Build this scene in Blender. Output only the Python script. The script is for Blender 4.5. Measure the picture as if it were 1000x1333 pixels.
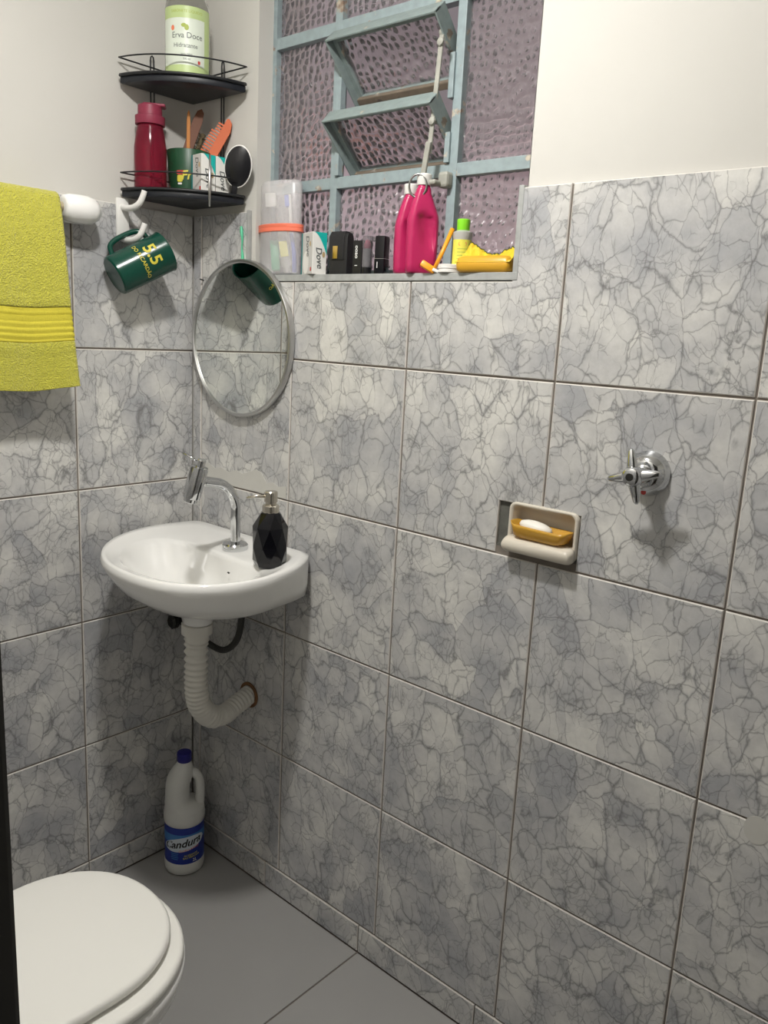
import bpy, bmesh, math, random
from math import sin, cos, pi, radians as rad
from mathutils import Vector, Matrix, noise

for o in list(bpy.data.objects):
    bpy.data.objects.remove(o)
S = bpy.context.scene
COL = S.collection
random.seed(7)

# ------------------------------------------------------------------ camera
cam_d = bpy.data.cameras.new('camera')
cam = bpy.data.objects.new('camera', cam_d)
COL.objects.link(cam)
S.camera = cam
cam_d.sensor_fit = 'HORIZONTAL'
cam_d.sensor_width = 36.0
cam_d.lens = 36.0 * 1.05908
cam_d.clip_start = 0.02
R_ = Vector((0.75128264, 0.65799463, 0.05116121))
U_ = Vector((-0.1773166, 0.1265702, 0.97598095))
D_ = Vector((-0.63571473, 0.74230927, -0.21176336))
M = Matrix((R_, U_, -D_)).transposed().to_4x4()
M.translation = Vector((1.7726, -1.2832, 1.4578))
cam.matrix_world = M

# ------------------------------------------------------------------ world and exposure
W = bpy.data.worlds.new('world')
S.world = W
W.use_nodes = True
W.node_tree.nodes['Background'].inputs[0].default_value = (0.80, 0.80, 0.84, 1)
W.node_tree.nodes['Background'].inputs[1].default_value = 0.7
S.view_settings.view_transform = 'Standard'
S.view_settings.look = 'None'
S.view_settings.gamma = 1.0
S.view_settings.use_curve_mapping = False
S.view_settings.exposure = 0.0
LAMP_POS = (0.87, -0.70, 2.38)
LAMP_STRENGTH = 490.0


# ------------------------------------------------------------------ materials
def nodes_of(m):
    m.use_nodes = True
    nt = m.node_tree
    return nt, nt.nodes, nt.links, nt.nodes['Principled BSDF']


def mat(name, col, rough=0.4, metal=0.0, trans=0.0, ior=1.45, emit=None, bump=None, vary=0.0, coat=0.0, sheen=0.0, sss=0.0, alpha=1.0, nscale=12.0):
    m = bpy.data.materials.new(name)
    nt, N, L, b = nodes_of(m)
    b.inputs['Base Color'].default_value = (*col, 1)
    b.inputs['Roughness'].default_value = rough
    b.inputs['Metallic'].default_value = metal
    b.inputs['Transmission Weight'].default_value = trans
    b.inputs['IOR'].default_value = ior
    b.inputs['Coat Weight'].default_value = coat
    b.inputs['Sheen Weight'].default_value = sheen
    b.inputs['Alpha'].default_value = alpha
    if sss:
        b.inputs['Subsurface Weight'].default_value = sss
        b.inputs['Subsurface Radius'].default_value = (0.01, 0.006, 0.004)
        b.inputs['Subsurface Scale'].default_value = 0.5
    tc = N.new('ShaderNodeTexCoord')
    if vary:
        n = N.new('ShaderNodeTexNoise')
        n.inputs['Scale'].default_value = nscale
        n.inputs['Detail'].default_value = 6
        L.new(tc.outputs['Object'], n.inputs['Vector'])
        mx = N.new('ShaderNodeMix')
        mx.data_type = 'RGBA'
        mx.inputs[6].default_value = (*[c * (1 - vary) for c in col], 1)
        mx.inputs[7].default_value = (*[min(1, c * (1 + vary)) for c in col], 1)
        L.new(n.outputs['Fac'], mx.inputs[0])
        L.new(mx.outputs[2], b.inputs['Base Color'])
    if emit:
        b.inputs['Emission Color'].default_value = (*emit[0], 1)
        b.inputs['Emission Strength'].default_value = emit[1]
    if bump:
        n = N.new('ShaderNodeTexNoise')
        n.inputs['Scale'].default_value = bump[0]
        n.inputs['Detail'].default_value = 4
        L.new(tc.outputs['Object'], n.inputs['Vector'])
        bp = N.new('ShaderNodeBump')
        bp.inputs['Strength'].default_value = bump[1]
        bp.inputs['Distance'].default_value = bump[2] if len(bump) > 2 else 0.002
        L.new(n.outputs['Fac'], bp.inputs['Height'])
        L.new(bp.outputs['Normal'], b.inputs['Normal'])
    return m


def ramp(N, L, src, stops, interp='LINEAR'):
    r = N.new('ShaderNodeValToRGB')
    r.color_ramp.interpolation = interp
    el = r.color_ramp.elements
    while len(el) < len(stops):
        el.new(0.5)
    for e, (p, c) in zip(el, stops):
        e.position = p
        e.color = (*c, 1) if len(c) == 3 else c
    L.new(src, r.inputs[0])
    return r.outputs[0]


def marble(name, light, mid, dark, vein):
    """crackled grey marble print: per-tile random slice of one 3D pattern"""
    m = bpy.data.materials.new(name)
    nt, N, L, b = nodes_of(m)

    def math_(op, a, c=None, v=None):
        n = N.new('ShaderNodeMath')
        n.operation = op
        L.new(a, n.inputs[0])
        if c is not None:
            L.new(c, n.inputs[1])
        elif v is not None:
            n.inputs[1].default_value = v
        return n.outputs[0]

    def mixc(f, a, c, blend='MIX'):
        n = N.new('ShaderNodeMix')
        n.data_type = 'RGBA'
        n.blend_type = blend
        for k, x in ((0, f), (6, a), (7, c)):
            if isinstance(x, (int, float)):
                n.inputs[k].default_value = x
            elif isinstance(x, tuple):
                n.inputs[k].default_value = (*x, 1)
            else:
                L.new(x, n.inputs[k])
        return n.outputs[2]
    tc = N.new('ShaderNodeTexCoord')
    oi = N.new('ShaderNodeObjectInfo')
    cmb = N.new('ShaderNodeCombineXYZ')
    L.new(math_('MULTIPLY', oi.outputs['Random'], v=13.0), cmb.inputs[0])
    L.new(math_('MULTIPLY', oi.outputs['Random'], v=7.7), cmb.inputs[1])
    L.new(math_('MULTIPLY', oi.outputs['Random'], v=31.0), cmb.inputs[2])
    ad = N.new('ShaderNodeVectorMath')
    L.new(tc.outputs['Object'], ad.inputs[0])
    L.new(cmb.outputs[0], ad.inputs[1])
    base = ad.outputs[0]

    def warp(vec, scale, amt, detail=2):
        n = N.new('ShaderNodeTexNoise')
        n.inputs['Scale'].default_value = scale
        n.inputs['Detail'].default_value = detail
        L.new(vec, n.inputs['Vector'])
        s = N.new('ShaderNodeVectorMath')
        s.operation = 'SUBTRACT'
        L.new(n.outputs['Color'], s.inputs[0])
        s.inputs[1].default_value = (0.5, 0.5, 0.5)
        k = N.new('ShaderNodeVectorMath')
        k.operation = 'SCALE'
        L.new(s.outputs[0], k.inputs[0])
        k.inputs['Scale'].default_value = amt
        a = N.new('ShaderNodeVectorMath')
        L.new(vec, a.inputs[0])
        L.new(k.outputs[0], a.inputs[1])
        return a.outputs[0]

    def vor(vec, scale, feat):
        v = N.new('ShaderNodeTexVoronoi')
        v.feature = feat
        v.inputs['Scale'].default_value = scale
        L.new(vec, v.inputs['Vector'])
        return v

    def noi(vec, scale, detail=4, rough=0.55):
        n = N.new('ShaderNodeTexNoise')
        n.inputs['Scale'].default_value = scale
        n.inputs['Detail'].default_value = detail
        n.inputs['Roughness'].default_value = rough
        L.new(vec, n.inputs['Vector'])
        return n.outputs['Fac']
    mp = N.new('ShaderNodeMapping')
    mp.inputs['Scale'].default_value = (1.0, 0.74, 1.0)
    mp.inputs['Rotation'].default_value = (0, 0, 0.6)
    L.new(base, mp.inputs['Vector'])
    st = mp.outputs[0]
    w1 = warp(warp(st, 5, 0.10), 34, 0.026, 4)
    w2 = warp(warp(st, 8, 0.07), 48, 0.015, 4)
    cells = vor(w1, 13, 'F1')
    edges = vor(w1, 13, 'DISTANCE_TO_EDGE').outputs['Distance']
    cells2 = vor(w2, 28, 'F1')
    edges2 = vor(w2, 28, 'DISTANCE_TO_EDGE').outputs['Distance']
    edges3 = vor(w2, 58, 'DISTANCE_TO_EDGE').outputs['Distance']
    sep = N.new('ShaderNodeSeparateColor')
    L.new(cells.outputs['Color'], sep.inputs[0])
    sep2 = N.new('ShaderNodeSeparateColor')
    L.new(cells2.outputs['Color'], sep2.inputs[0])
    cloud = noi(base, 8, 3, 0.5)
    # chips: some pale, others blue grey, over soft clouds
    tone = math_('ADD', math_('ADD', math_('MULTIPLY', sep.outputs[0], v=0.26), math_('MULTIPLY', sep2.outputs[0], v=0.12)), math_('MULTIPLY', cloud, v=1.1))
    col = ramp(N, L, tone, [(0.54, light), (0.74, mid), (0.98, dark)])
    mot = ramp(N, L, noi(base, 55, 6, 0.7), [(0.3, (0.90, 0.90, 0.90)), (0.7, (1.06, 1.06, 1.06))])
    col = mixc(1.0, col, mot, 'MULTIPLY')
    # veins: thin lines of changing width and strength, with a soft halo
    thick = noi(base, 14, 3)
    n1 = math_('DIVIDE', edges, math_('MAXIMUM', math_('ADD', math_('MULTIPLY', thick, v=0.125), v=-0.036), v=0.004))
    v1 = ramp(N, L, n1, [(0.0, (0.66,) * 3), (0.45, (0.26,) * 3), (1.0, (0.0,) * 3)])
    n2 = math_('DIVIDE', edges2, math_('MAXIMUM', math_('ADD', math_('MULTIPLY', noi(base, 19, 3), v=0.25), v=-0.088), v=0.003))
    v2 = ramp(N, L, n2, [(0.0, (0.62,) * 3), (0.4, (0.22,) * 3), (1.0, (0.0,) * 3)])
    n3 = math_('DIVIDE', edges3, math_('MAXIMUM', math_('ADD', math_('MULTIPLY', noi(base, 16, 2), v=0.8), v=-0.37), v=0.002))
    v3 = ramp(N, L, n3, [(0.0, (0.5,) * 3), (0.4, (0.12,) * 3), (1.0, (0.0,) * 3)])
    halo = math_('MULTIPLY', ramp(N, L, edges, [(0.0, (0.55,) * 3), (0.13, (0.0,) * 3)]), ramp(N, L, thick, [(0.42, (0.0,) * 3), (0.7, (1.0,) * 3)]))
    col = mixc(halo, col, dark)
    for v in (v1, v2, v3):
        col = mixc(v, col, vein)
    L.new(col, b.inputs['Base Color'])
    b.inputs['Roughness'].default_value = 0.33
    b.inputs['Specular IOR Level'].default_value = 0.42
    bp = N.new('ShaderNodeBump')
    bp.inputs['Strength'].default_value = 0.12
    bp.inputs['Distance'].default_value = 0.001
    L.new(noi(base, 120, 3), bp.inputs['Height'])
    L.new(bp.outputs['Normal'], b.inputs['Normal'])
    return m


def hammered(name):
    m = bpy.data.materials.new(name)
    nt, N, L, b = nodes_of(m)
    b.inputs['Base Color'].default_value = (0.86, 0.79, 0.81, 1)
    b.inputs['Transmission Weight'].default_value = 0.92
    b.inputs['Specular IOR Level'].default_value = 0.05
    b.inputs['Roughness'].default_value = 0.18
    b.inputs['IOR'].default_value = 1.24
    tc = N.new('ShaderNodeTexCoord')
    n = N.new('ShaderNodeTexNoise')
    n.inputs['Scale'].default_value = 9
    L.new(tc.outputs['Object'], n.inputs['Vector'])
    k = N.new('ShaderNodeVectorMath')
    k.operation = 'MULTIPLY_ADD'
    L.new(n.outputs['Color'], k.inputs[0])
    k.inputs[1].default_value = (0.03, 0.0, 0.03)
    L.new(tc.outputs['Object'], k.inputs[2])
    v = N.new('ShaderNodeTexVoronoi')
    v.feature = 'SMOOTH_F1'
    v.voronoi_dimensions = '2D'
    v.inputs['Scale'].default_value = 60
    v.inputs['Smoothness'].default_value = 0.3
    v.inputs['Randomness'].default_value = 0.62
    # pane is in the x-z plane
    sx = N.new('ShaderNodeSeparateXYZ')
    cx = N.new('ShaderNodeCombineXYZ')
    L.new(k.outputs[0], sx.inputs[0])
    L.new(sx.outputs[0], cx.inputs[0])
    L.new(sx.outputs[2], cx.inputs[1])
    L.new(cx.outputs[0], v.inputs['Vector'])
    bp = N.new('ShaderNodeBump')
    bp.inputs['Strength'].default_value = 1.0
    bp.inputs['Distance'].default_value = 0.0105
    bp.invert = True
    L.new(v.outputs['Distance'], bp.inputs['Height'])
    L.new(bp.outputs['Normal'], b.inputs['Normal'])
    return m


def chipped_paint(name, paint, under):
    m = bpy.data.materials.new(name)
    nt, N, L, b = nodes_of(m)
    tc = N.new('ShaderNodeTexCoord')
    n = N.new('ShaderNodeTexNoise')
    n.inputs['Scale'].default_value = 22
    n.inputs['Detail'].default_value = 8
    n.inputs['Roughness'].default_value = 0.65
    L.new(tc.outputs['Object'], n.inputs['Vector'])
    n2 = N.new('ShaderNodeTexNoise')
    n2.inputs['Scale'].default_value = 60
    n2.inputs['Detail'].default_value = 5
    L.new(tc.outputs['Object'], n2.inputs['Vector'])
    u = ramp(N, L, n2.outputs['Fac'], [(0.4, under[0]), (0.6, under[1])])
    pv = ramp(N, L, n2.outputs['Fac'], [(0.3, tuple(c * 0.88 for c in paint)), (0.7, tuple(c * 1.1 for c in paint))])
    f = ramp(N, L, n.outputs['Fac'], [(0.60, (0,) * 3), (0.63, (1,) * 3)])
    mx = N.new('ShaderNodeMix')
    mx.data_type = 'RGBA'
    L.new(f, mx.inputs[0])
    L.new(pv, mx.inputs[6])
    L.new(u, mx.inputs[7])
    L.new(mx.outputs[2], b.inputs['Base Color'])
    b.inputs['Roughness'].default_value = 0.5
    bp = N.new('ShaderNodeBump')
    bp.inputs['Strength'].default_value = 0.4
    bp.inputs['Distance'].default_value = 0.002
    L.new(n.outputs['Fac'], bp.inputs['Height'])
    L.new(bp.outputs['Normal'], b.inputs['Normal'])
    return m


MT = {}
MT['marble'] = marble('tile_marble', (0.68, 0.67, 0.635), (0.545, 0.54, 0.53), (0.40, 0.405, 0.42), (0.13, 0.13, 0.13))
MT['tile_edge'] = mat('tile_edge', (0.66, 0.63, 0.59), 0.6, vary=0.2, nscale=40)
MT['grout'] = mat('grout', (0.20, 0.175, 0.15), 0.9, vary=0.5, nscale=25, bump=(150, 0.5))
MT['plaster'] = mat('plaster', (0.585, 0.572, 0.535), 0.75, bump=(9, 0.25, 0.004), vary=0.015)
MT['ceiling'] = mat('ceiling_paint', (0.90, 0.89, 0.87), 0.8, vary=0.02)
MT['floor'] = mat('floor_porcelain', (0.34, 0.335, 0.325), 0.42, vary=0.07, nscale=5, bump=(200, 0.05))
MT['floor_joint'] = mat('floor_joint', (0.16, 0.135, 0.12), 0.9, vary=0.3)
MT['cement'] = mat('cement', (0.36, 0.37, 0.36), 0.6, vary=0.35, nscale=45, bump=(90, 0.4))
MT['blue_paint'] = chipped_paint('blue_paint', (0.275, 0.34, 0.355), ((0.52, 0.47, 0.38), (0.20, 0.13, 0.09)))
MT['sash_paint'] = chipped_paint('sash_paint', (0.22, 0.27, 0.265), ((0.50, 0.45, 0.36), (0.16, 0.12, 0.09)))
MT['glass'] = hammered('hammered_glass')
MT['rust'] = mat('painted_steel', (0.33, 0.33, 0.29), 0.55, vary=0.35, nscale=40, bump=(80, 0.4))
MT['old_rust'] = chipped_paint('old_rust', (0.17, 0.135, 0.10), ((0.36, 0.34, 0.30), (0.07, 0.055, 0.045)))
MT['outside'] = mat('outside_wall', (0.50, 0.44, 0.45), 0.9, vary=0.12, nscale=3)
MT['outside_low'] = mat('outside_lower', (0.90, 0.76, 0.79), 0.9, vary=0.06, nscale=3)
MT['terracotta'] = mat('terracotta', (0.62, 0.29, 0.22), 0.8, vary=0.2)
MT['dark_wood'] = mat('dark_wood', (0.028, 0.026, 0.022), 0.45, vary=0.4, nscale=20)
MT['white_cer'] = mat('white_ceramic', (0.85, 0.845, 0.82), 0.12, coat=0.4)
MT['old_cer'] = mat('old_ceramic', (0.66, 0.61, 0.52), 0.25, vary=0.06)
MT['toilet'] = mat('toilet_plastic', (0.90, 0.89, 0.84), 0.28)
MT['white_pl'] = mat('white_plastic', (0.78, 0.77, 0.74), 0.35)
MT['chrome'] = mat('chrome', (0.62, 0.63, 0.64), 0.09, 1.0)
MT['satin'] = mat('satin_steel', (0.58, 0.58, 0.57), 0.35, 1.0)
MT['mirror'] = mat('mirror_glass', (0.90, 0.92, 0.89), 0.004, 1.0)
MT['black_wire'] = mat('black_wire', (0.012, 0.013, 0.015), 0.4)
MT['black_tray'] = mat('black_tray', (0.010, 0.012, 0.017), 0.42, bump=(60, 0.1))
MT['black_pl'] = mat('black_plastic', (0.010, 0.010, 0.012), 0.3)
MT['black_gloss'] = mat('black_gloss', (0.004, 0.004, 0.006), 0.10)
MT['leather'] = mat('black_leather', (0.012, 0.012, 0.013), 0.5, bump=(250, 0.3))
MT['gold'] = mat('gold', (0.75, 0.52, 0.16), 0.3, 1.0)
MT['pump'] = mat('pump_metal', (0.62, 0.58, 0.50), 0.22, 1.0)
MT['green_mug'] = mat('green_plastic', (0.004, 0.055, 0.036), 0.22)
MT['green_cup'] = mat('green_cup', (0.010, 0.060, 0.026), 0.4)
MT['yellow_ink'] = mat('yellow_ink', (0.62, 0.55, 0.06), 0.5)
MT['red_ink'] = mat('red_ink', (0.55, 0.06, 0.05), 0.5)
MT['white_ink'] = mat('white_ink', (0.78, 0.78, 0.76), 0.5)
MT['grey_ink'] = mat('grey_ink', (0.12, 0.13, 0.13), 0.5)
MT['black_ink'] = mat('black_ink', (0.008, 0.008, 0.01), 0.5)
MT['orange_ink'] = mat('orange_ink', (0.75, 0.20, 0.10), 0.5)
MT['towel'] = mat('towel_terry', (0.58, 0.55, 0.06), 0.95, sheen=0.3, vary=0.22, nscale=130, bump=(330, 1.0, 0.006))
MT['towel_band'] = mat('towel_band', (0.62, 0.54, 0.05), 0.85, vary=0.1, nscale=200, bump=(500, 0.6, 0.002))
MT['marsala'] = mat('marsala_clear', (0.40, 0.03, 0.07), 0.12, trans=0.72, ior=1.25)
MT['marsala_cap'] = mat('marsala_cap', (0.23, 0.025, 0.055), 0.45)
MT['clear'] = mat('clear_plastic', (0.93, 0.94, 0.93), 0.06, trans=0.95, ior=1.15)
MT['frost'] = mat('frosted_plastic', (0.80, 0.78, 0.79), 0.25, alpha=0.30)
MT['coral'] = mat('coral_plastic', (0.85, 0.20, 0.12), 0.35)
MT['label_green'] = mat('label_green', (0.50, 0.62, 0.28), 0.4)
MT['label_pale'] = mat('label_pale', (0.70, 0.76, 0.66), 0.4)
MT['leaf_ink'] = mat('leaf_ink', (0.38, 0.46, 0.08), 0.5)
MT['comb_brown'] = mat('comb_brown', (0.13, 0.045, 0.02), 0.6)
MT['comb_amber'] = mat('comb_amber', (0.50, 0.20, 0.05), 0.6)
MT['comb_orange'] = mat('comb_orange', (0.56, 0.13, 0.05), 0.6)
MT['bristle'] = mat('bristles', (0.10, 0.075, 0.04), 0.8, vary=0.5, nscale=90)
MT['carton'] = mat('white_carton', (0.78, 0.77, 0.73), 0.45)
MT['carton_side'] = mat('grey_carton', (0.56, 0.55, 0.53), 0.45)
MT['teal'] = mat('teal_ink', (0.01, 0.42, 0.38), 0.45)
MT['teal_dark'] = mat('teal_dark', (0.02, 0.20, 0.20), 0.45)
MT['gold_ink'] = mat('gold_ink', (0.45, 0.33, 0.17), 0.45)
MT['pink'] = mat('pink_plastic', (0.46, 0.020, 0.105), 0.3, sss=0.0, bump=(30, 0.1))
MT['pink_dent'] = mat('pink_text', (0.26, 0.01, 0.05), 0.4)
MT['lip_pink'] = mat('lip_pink', (0.45, 0.09, 0.16), 0.35)
MT['smoke'] = mat('smoke_clear', (0.55, 0.52, 0.54), 0.08, trans=0.85, ior=1.2)
MT['orange'] = mat('orange_plastic', (0.90, 0.36, 0.02), 0.35)
MT['lime'] = mat('lime_plastic', (0.26, 0.75, 0.03), 0.35)
MT['milky'] = mat('milky_plastic', (0.72, 0.72, 0.68), 0.3, trans=0.4)
MT['yellow_label'] = mat('yellow_label', (0.74, 0.70, 0.10), 0.4)
MT['wrapper'] = mat('yellow_wrapper', (0.74, 0.53, 0.035), 0.35, bump=(60, 0.6, 0.004))
MT['amber_soap'] = mat('amber_soap', (0.78, 0.42, 0.035), 0.3, trans=0.15)
MT['amber_dish'] = mat('amber_dish', (0.80, 0.45, 0.06), 0.25, trans=0.3)
MT['soap'] = mat('soap_white', (0.85, 0.83, 0.76), 0.4)
MT['bleach_white'] = mat('bleach_white', (0.70, 0.70, 0.67), 0.4)
MT['bleach_cap'] = mat('bleach_cap', (0.012, 0.010, 0.17), 0.4)
MT['bleach_blue'] = mat('bleach_blue', (0.010, 0.030, 0.26), 0.35)
MT['bleach_sky'] = mat('bleach_sky', (0.05, 0.20, 0.50), 0.35)
MT['bleach_glow'] = mat('bleach_glow', (0.62, 0.68, 0.74), 0.35)
MT['pvc'] = mat('pvc_white', (0.72, 0.70, 0.64), 0.4)
MT['rust_ring'] = mat('rust_ring', (0.20, 0.10, 0.04), 0.7, vary=0.4, nscale=60)
MT['hose'] = mat('braided_hose', (0.035, 0.034, 0.03), 0.4, bump=(400, 0.6))
MT['dark_metal'] = mat('dark_metal', (0.05, 0.05, 0.045), 0.35, 0.8)
MT['key_metal'] = mat('ring_metal', (0.30, 0.30, 0.29), 0.3, 1.0)
MT['dark_gap'] = mat('dark_mortar', (0.12, 0.12, 0.105), 0.9, vary=0.4, nscale=60, bump=(80, 0.6))
MT['tb_blue'] = mat('brush_blue', (0.05, 0.12, 0.62), 0.3)
MT['tb_green'] = mat('brush_green', (0.10, 0.52, 0.30), 0.4)
MT['grey_pl'] = mat('grey_plastic', (0.20, 0.21, 0.22), 0.4)
MT['bulb'] = mat('bulb_glow', (1, 1, 1), 0.5, emit=((1.0, 0.975, 0.935), LAMP_STRENGTH))
MT['filler'] = mat('wall_filler', (0.58, 0.57, 0.53), 0.6, vary=0.06, nscale=30)
MT['bronze'] = mat('ivory_wood', (0.55, 0.47, 0.32), 0.5)


# ------------------------------------------------------------------ helpers
def link(o, parent=None):
    COL.objects.link(o)
    if parent is not None:
        o.parent = parent
    return o


def tag(o, label=None, cat=None, group=None, kind=None):
    if label:
        o['label'] = label
    if cat:
        o['category'] = cat
    if group:
        o['group'] = group
    if kind:
        o['kind'] = kind
    return o


def thing(name, label, cat, loc=(0, 0, 0), rot=(0, 0, 0), group=None, kind=None):
    o = bpy.data.objects.new(name, None)
    o.empty_display_size = 0.02
    link(o)
    o.location = loc
    o.rotation_euler = rot
    return tag(o, label, cat, group, kind)


def mesh(name, v, f, m, parent=None, smooth=False, xf=None, ang=None):
    me = bpy.data.meshes.new(name)
    if xf is not None:
        v = [xf @ Vector(p) for p in v]
    me.from_pydata([tuple(p) for p in v], [], f)
    me.update()
    bm = bmesh.new()
    bm.from_mesh(me)
    bmesh.ops.recalc_face_normals(bm, faces=bm.faces)
    if ang is not None:
        for e in bm.edges:
            if len(e.link_faces) == 2 and e.calc_face_angle(0) > rad(ang):
                e.smooth = False
    bm.to_mesh(me)
    bm.free()
    for p in me.polygons:
        p.use_smooth = smooth or ang is not None
    me.materials.append(MT[m] if isinstance(m, str) else m)
    o = bpy.data.objects.new(name, me)
    return link(o, parent)


def add_geo(a, b):
    """join (verts, faces) lists"""
    n = len(a[0])
    return a[0] + list(b[0]), a[1] + [tuple(i + n for i in f) for f in b[1]]


def g_box(c, s, bev=0.0, seg=2, rot=None):
    bm = bmesh.new()
    bmesh.ops.create_cube(bm, size=1)
    for v in bm.verts:
        v.co = Vector((v.co.x * s[0], v.co.y * s[1], v.co.z * s[2]))
    if bev:
        bmesh.ops.bevel(bm, geom=list(bm.edges), offset=bev, segments=seg, profile=0.5, affect='EDGES')
    Mx = Matrix.Translation(c) @ (rot.to_4x4() if rot else Matrix())
    bm.verts.index_update()
    out = [Mx @ v.co for v in bm.verts], [tuple(v.index for v in f.verts) for f in bm.faces]
    bm.free()
    return out


def g_boxr(x0, x1, y0, y1, z0, z1, bev=0.0, seg=2):
    return g_box(((x0 + x1) / 2, (y0 + y1) / 2, (z0 + z1) / 2), (x1 - x0, y1 - y0, z1 - z0), bev, seg)


def g_loft(rings, cap0=True, cap1=True):
    n = len(rings[0])
    v = [p for r in rings for p in r]
    f = []
    for i in range(len(rings) - 1):
        for j in range(n):
            k = (j + 1) % n
            f.append((i * n + j, i * n + k, (i + 1) * n + k, (i + 1) * n + j))
    if cap0:
        f.append(tuple(range(n))[::-1])
    if cap1:
        f.append(tuple((len(rings) - 1) * n + j for j in range(n)))
    return v, f


def g_lathe(prof, n=32, cap0=True, cap1=True, sx=1, sy=1, off=None):
    rings = []
    for i, (r, z) in enumerate(prof):
        ox = off[i] if off else 0
        rings.append([(ox + r * sx * cos(2 * pi * j / n), r * sy * sin(2 * pi * j / n), z) for j in range(n)])
    return g_loft(rings, cap0, cap1)


def catmull(pts, k=8, closed=False):
    P = [Vector(p) for p in pts]
    n = len(P)
    out = []
    rng = n if closed else n - 1
    for i in range(rng):
        if closed:
            a, b, c, d = P[(i - 1) % n], P[i], P[(i + 1) % n], P[(i + 2) % n]
        else:
            a, b, c, d = P[max(i - 1, 0)], P[i], P[i + 1], P[min(i + 2, n - 1)]
        for j in range(k):
            t = j / k
            out.append(0.5 * ((2 * b) + (c - a) * t + (2 * a - 5 * b + 4 * c - d) * t * t + (3 * b - a - 3 * c + d) * t ** 3))
    if not closed:
        out.append(P[-1])
    return out


def g_tube(pts, r, n=10, closed=False, caps=True):
    P = [Vector(p) for p in pts]
    m = len(P)
    rf = r if callable(r) else (lambda i, t: r)
    up = None
    rings = []
    for i in range(m):
        if closed:
            t = (P[(i + 1) % m] - P[i - 1]).normalized()
        else:
            t = (P[min(i + 1, m - 1)] - P[max(i - 1, 0)]).normalized()
        if up is None:
            a = Vector((0, 0, 1)) if abs(t.z) < 0.9 else Vector((1, 0, 0))
            up = (a - t * a.dot(t)).normalized()
        else:
            up = (up - t * up.dot(t)).normalized()
        s = t.cross(up)
        rr = rf(i, i / (m - 1))
        rings.append([P[i] + (up * cos(2 * pi * j / n) + s * sin(2 * pi * j / n)) * rr for j in range(n)])
    if closed:
        rings.append(rings[0])
        return g_loft(rings, False, False)
    return g_loft(rings, caps, caps)


def g_prism(poly, z0, z1, bev=0.0, seg=1):
    """2D polygon in xy extruded along z"""
    bm = bmesh.new()
    vs = [bm.verts.new((x, y, z0)) for x, y in poly]
    f = bm.faces.new(vs)
    r = bmesh.ops.extrude_face_region(bm, geom=[f])
    for e in r['geom']:
        if isinstance(e, bmesh.types.BMVert):
            e.co.z = z1
    if bev:
        es = [e for e in bm.edges if abs(e.verts[0].co.z - e.verts[1].co.z) < 1e-7]
        bmesh.ops.bevel(bm, geom=es, offset=bev, segments=seg, profile=0.5, affect='EDGES')
    bm.verts.index_update()
    out = [v.co.copy() for v in bm.verts], [tuple(v.index for v in f.verts) for f in bm.faces]
    bm.free()
    return out


def xform(g, Mx):
    return [Mx @ Vector(p) for p in g[0]], g[1]


def mapg(g, fn):
    return [fn(Vector(p)) for p in g[0]], g[1]


def ell(cx, cy, rx, ry, n=40, e=2.0, a0=0):
    out = []
    for j in range(n):
        a = a0 + 2 * pi * j / n
        c, s = cos(a), sin(a)
        out.append((cx + rx * math.copysign(abs(c) ** (2 / e), c), cy + ry * math.copysign(abs(s) ** (2 / e), s)))
    return out


def rrect(w, h, r, k=5):
    out = []
    for cx, cy, a0 in ((w / 2 - r, h / 2 - r, 0), (-w / 2 + r, h / 2 - r, 90), (-w / 2 + r, -h / 2 + r, 180), (w / 2 - r, -h / 2 + r, 270)):
        for i in range(k + 1):
            a = rad(a0 + 90 * i / k)
            out.append((cx + r * cos(a), cy + r * sin(a)))
    return out


def text2d(body, size, bold=0.0, shear=0.0, sx=1.0, spacing=1.0):
    cu = bpy.data.curves.new('lettering', 'FONT')
    cu.body = body
    cu.size = size
    cu.offset = bold * size
    cu.shear = shear
    cu.align_x = 'CENTER'
    cu.align_y = 'CENTER'
    cu.resolution_u = 3
    cu.space_character = spacing
    o = bpy.data.objects.new('lettering', cu)
    COL.objects.link(o)
    bpy.context.view_layer.update()
    me = bpy.data.meshes.new_from_object(o.evaluated_get(bpy.context.evaluated_depsgraph_get()))
    v = [(p.co.x * sx, p.co.y, 0.0) for p in me.vertices]
    f = [tuple(p.vertices) for p in me.polygons]
    bpy.data.objects.remove(o)
    bpy.data.curves.remove(cu)
    bpy.data.meshes.remove(me)
    return v, f


def on_cyl(g, r, ang, z0, sy=1.0):
    """flat xy print wrapped on a cylinder round local z; ang = facing direction"""
    return mapg(g, lambda p: Vector((r * cos(ang + p.x / r), sy * r * sin(ang + p.x / r), z0 + p.y)))


def cyl_patch(r, a0, a1, z0, z1, n=24, prof=None):
    """thin curved label sheet"""
    v, f = [], []
    for i in range(n + 1):
        a = a0 + (a1 - a0) * i / n
        v += [(r * cos(a), r * sin(a), z0), (r * cos(a), r * sin(a), z1)]
    for i in range(n):
        f.append((2 * i, 2 * i + 2, 2 * i + 3, 2 * i + 1))
    return v, f


def flat_rect(w, h, nx=1):
    v = [(-w / 2 + w * i / nx, y, 0) for i in range(nx + 1) for y in (-h / 2, h / 2)]
    return v, [(2 * i, 2 * i + 2, 2 * i + 3, 2 * i + 1) for i in range(nx)]


def frame_m(origin, xa, ya):
    xa = Vector(xa).normalized()
    ya = Vector(ya)
    ya = (ya - xa * ya.dot(xa)).normalized()
    za = xa.cross(ya)
    Mx = Matrix((xa, ya, za)).transposed().to_4x4()
    Mx.translation = Vector(origin)
    return Mx


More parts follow.
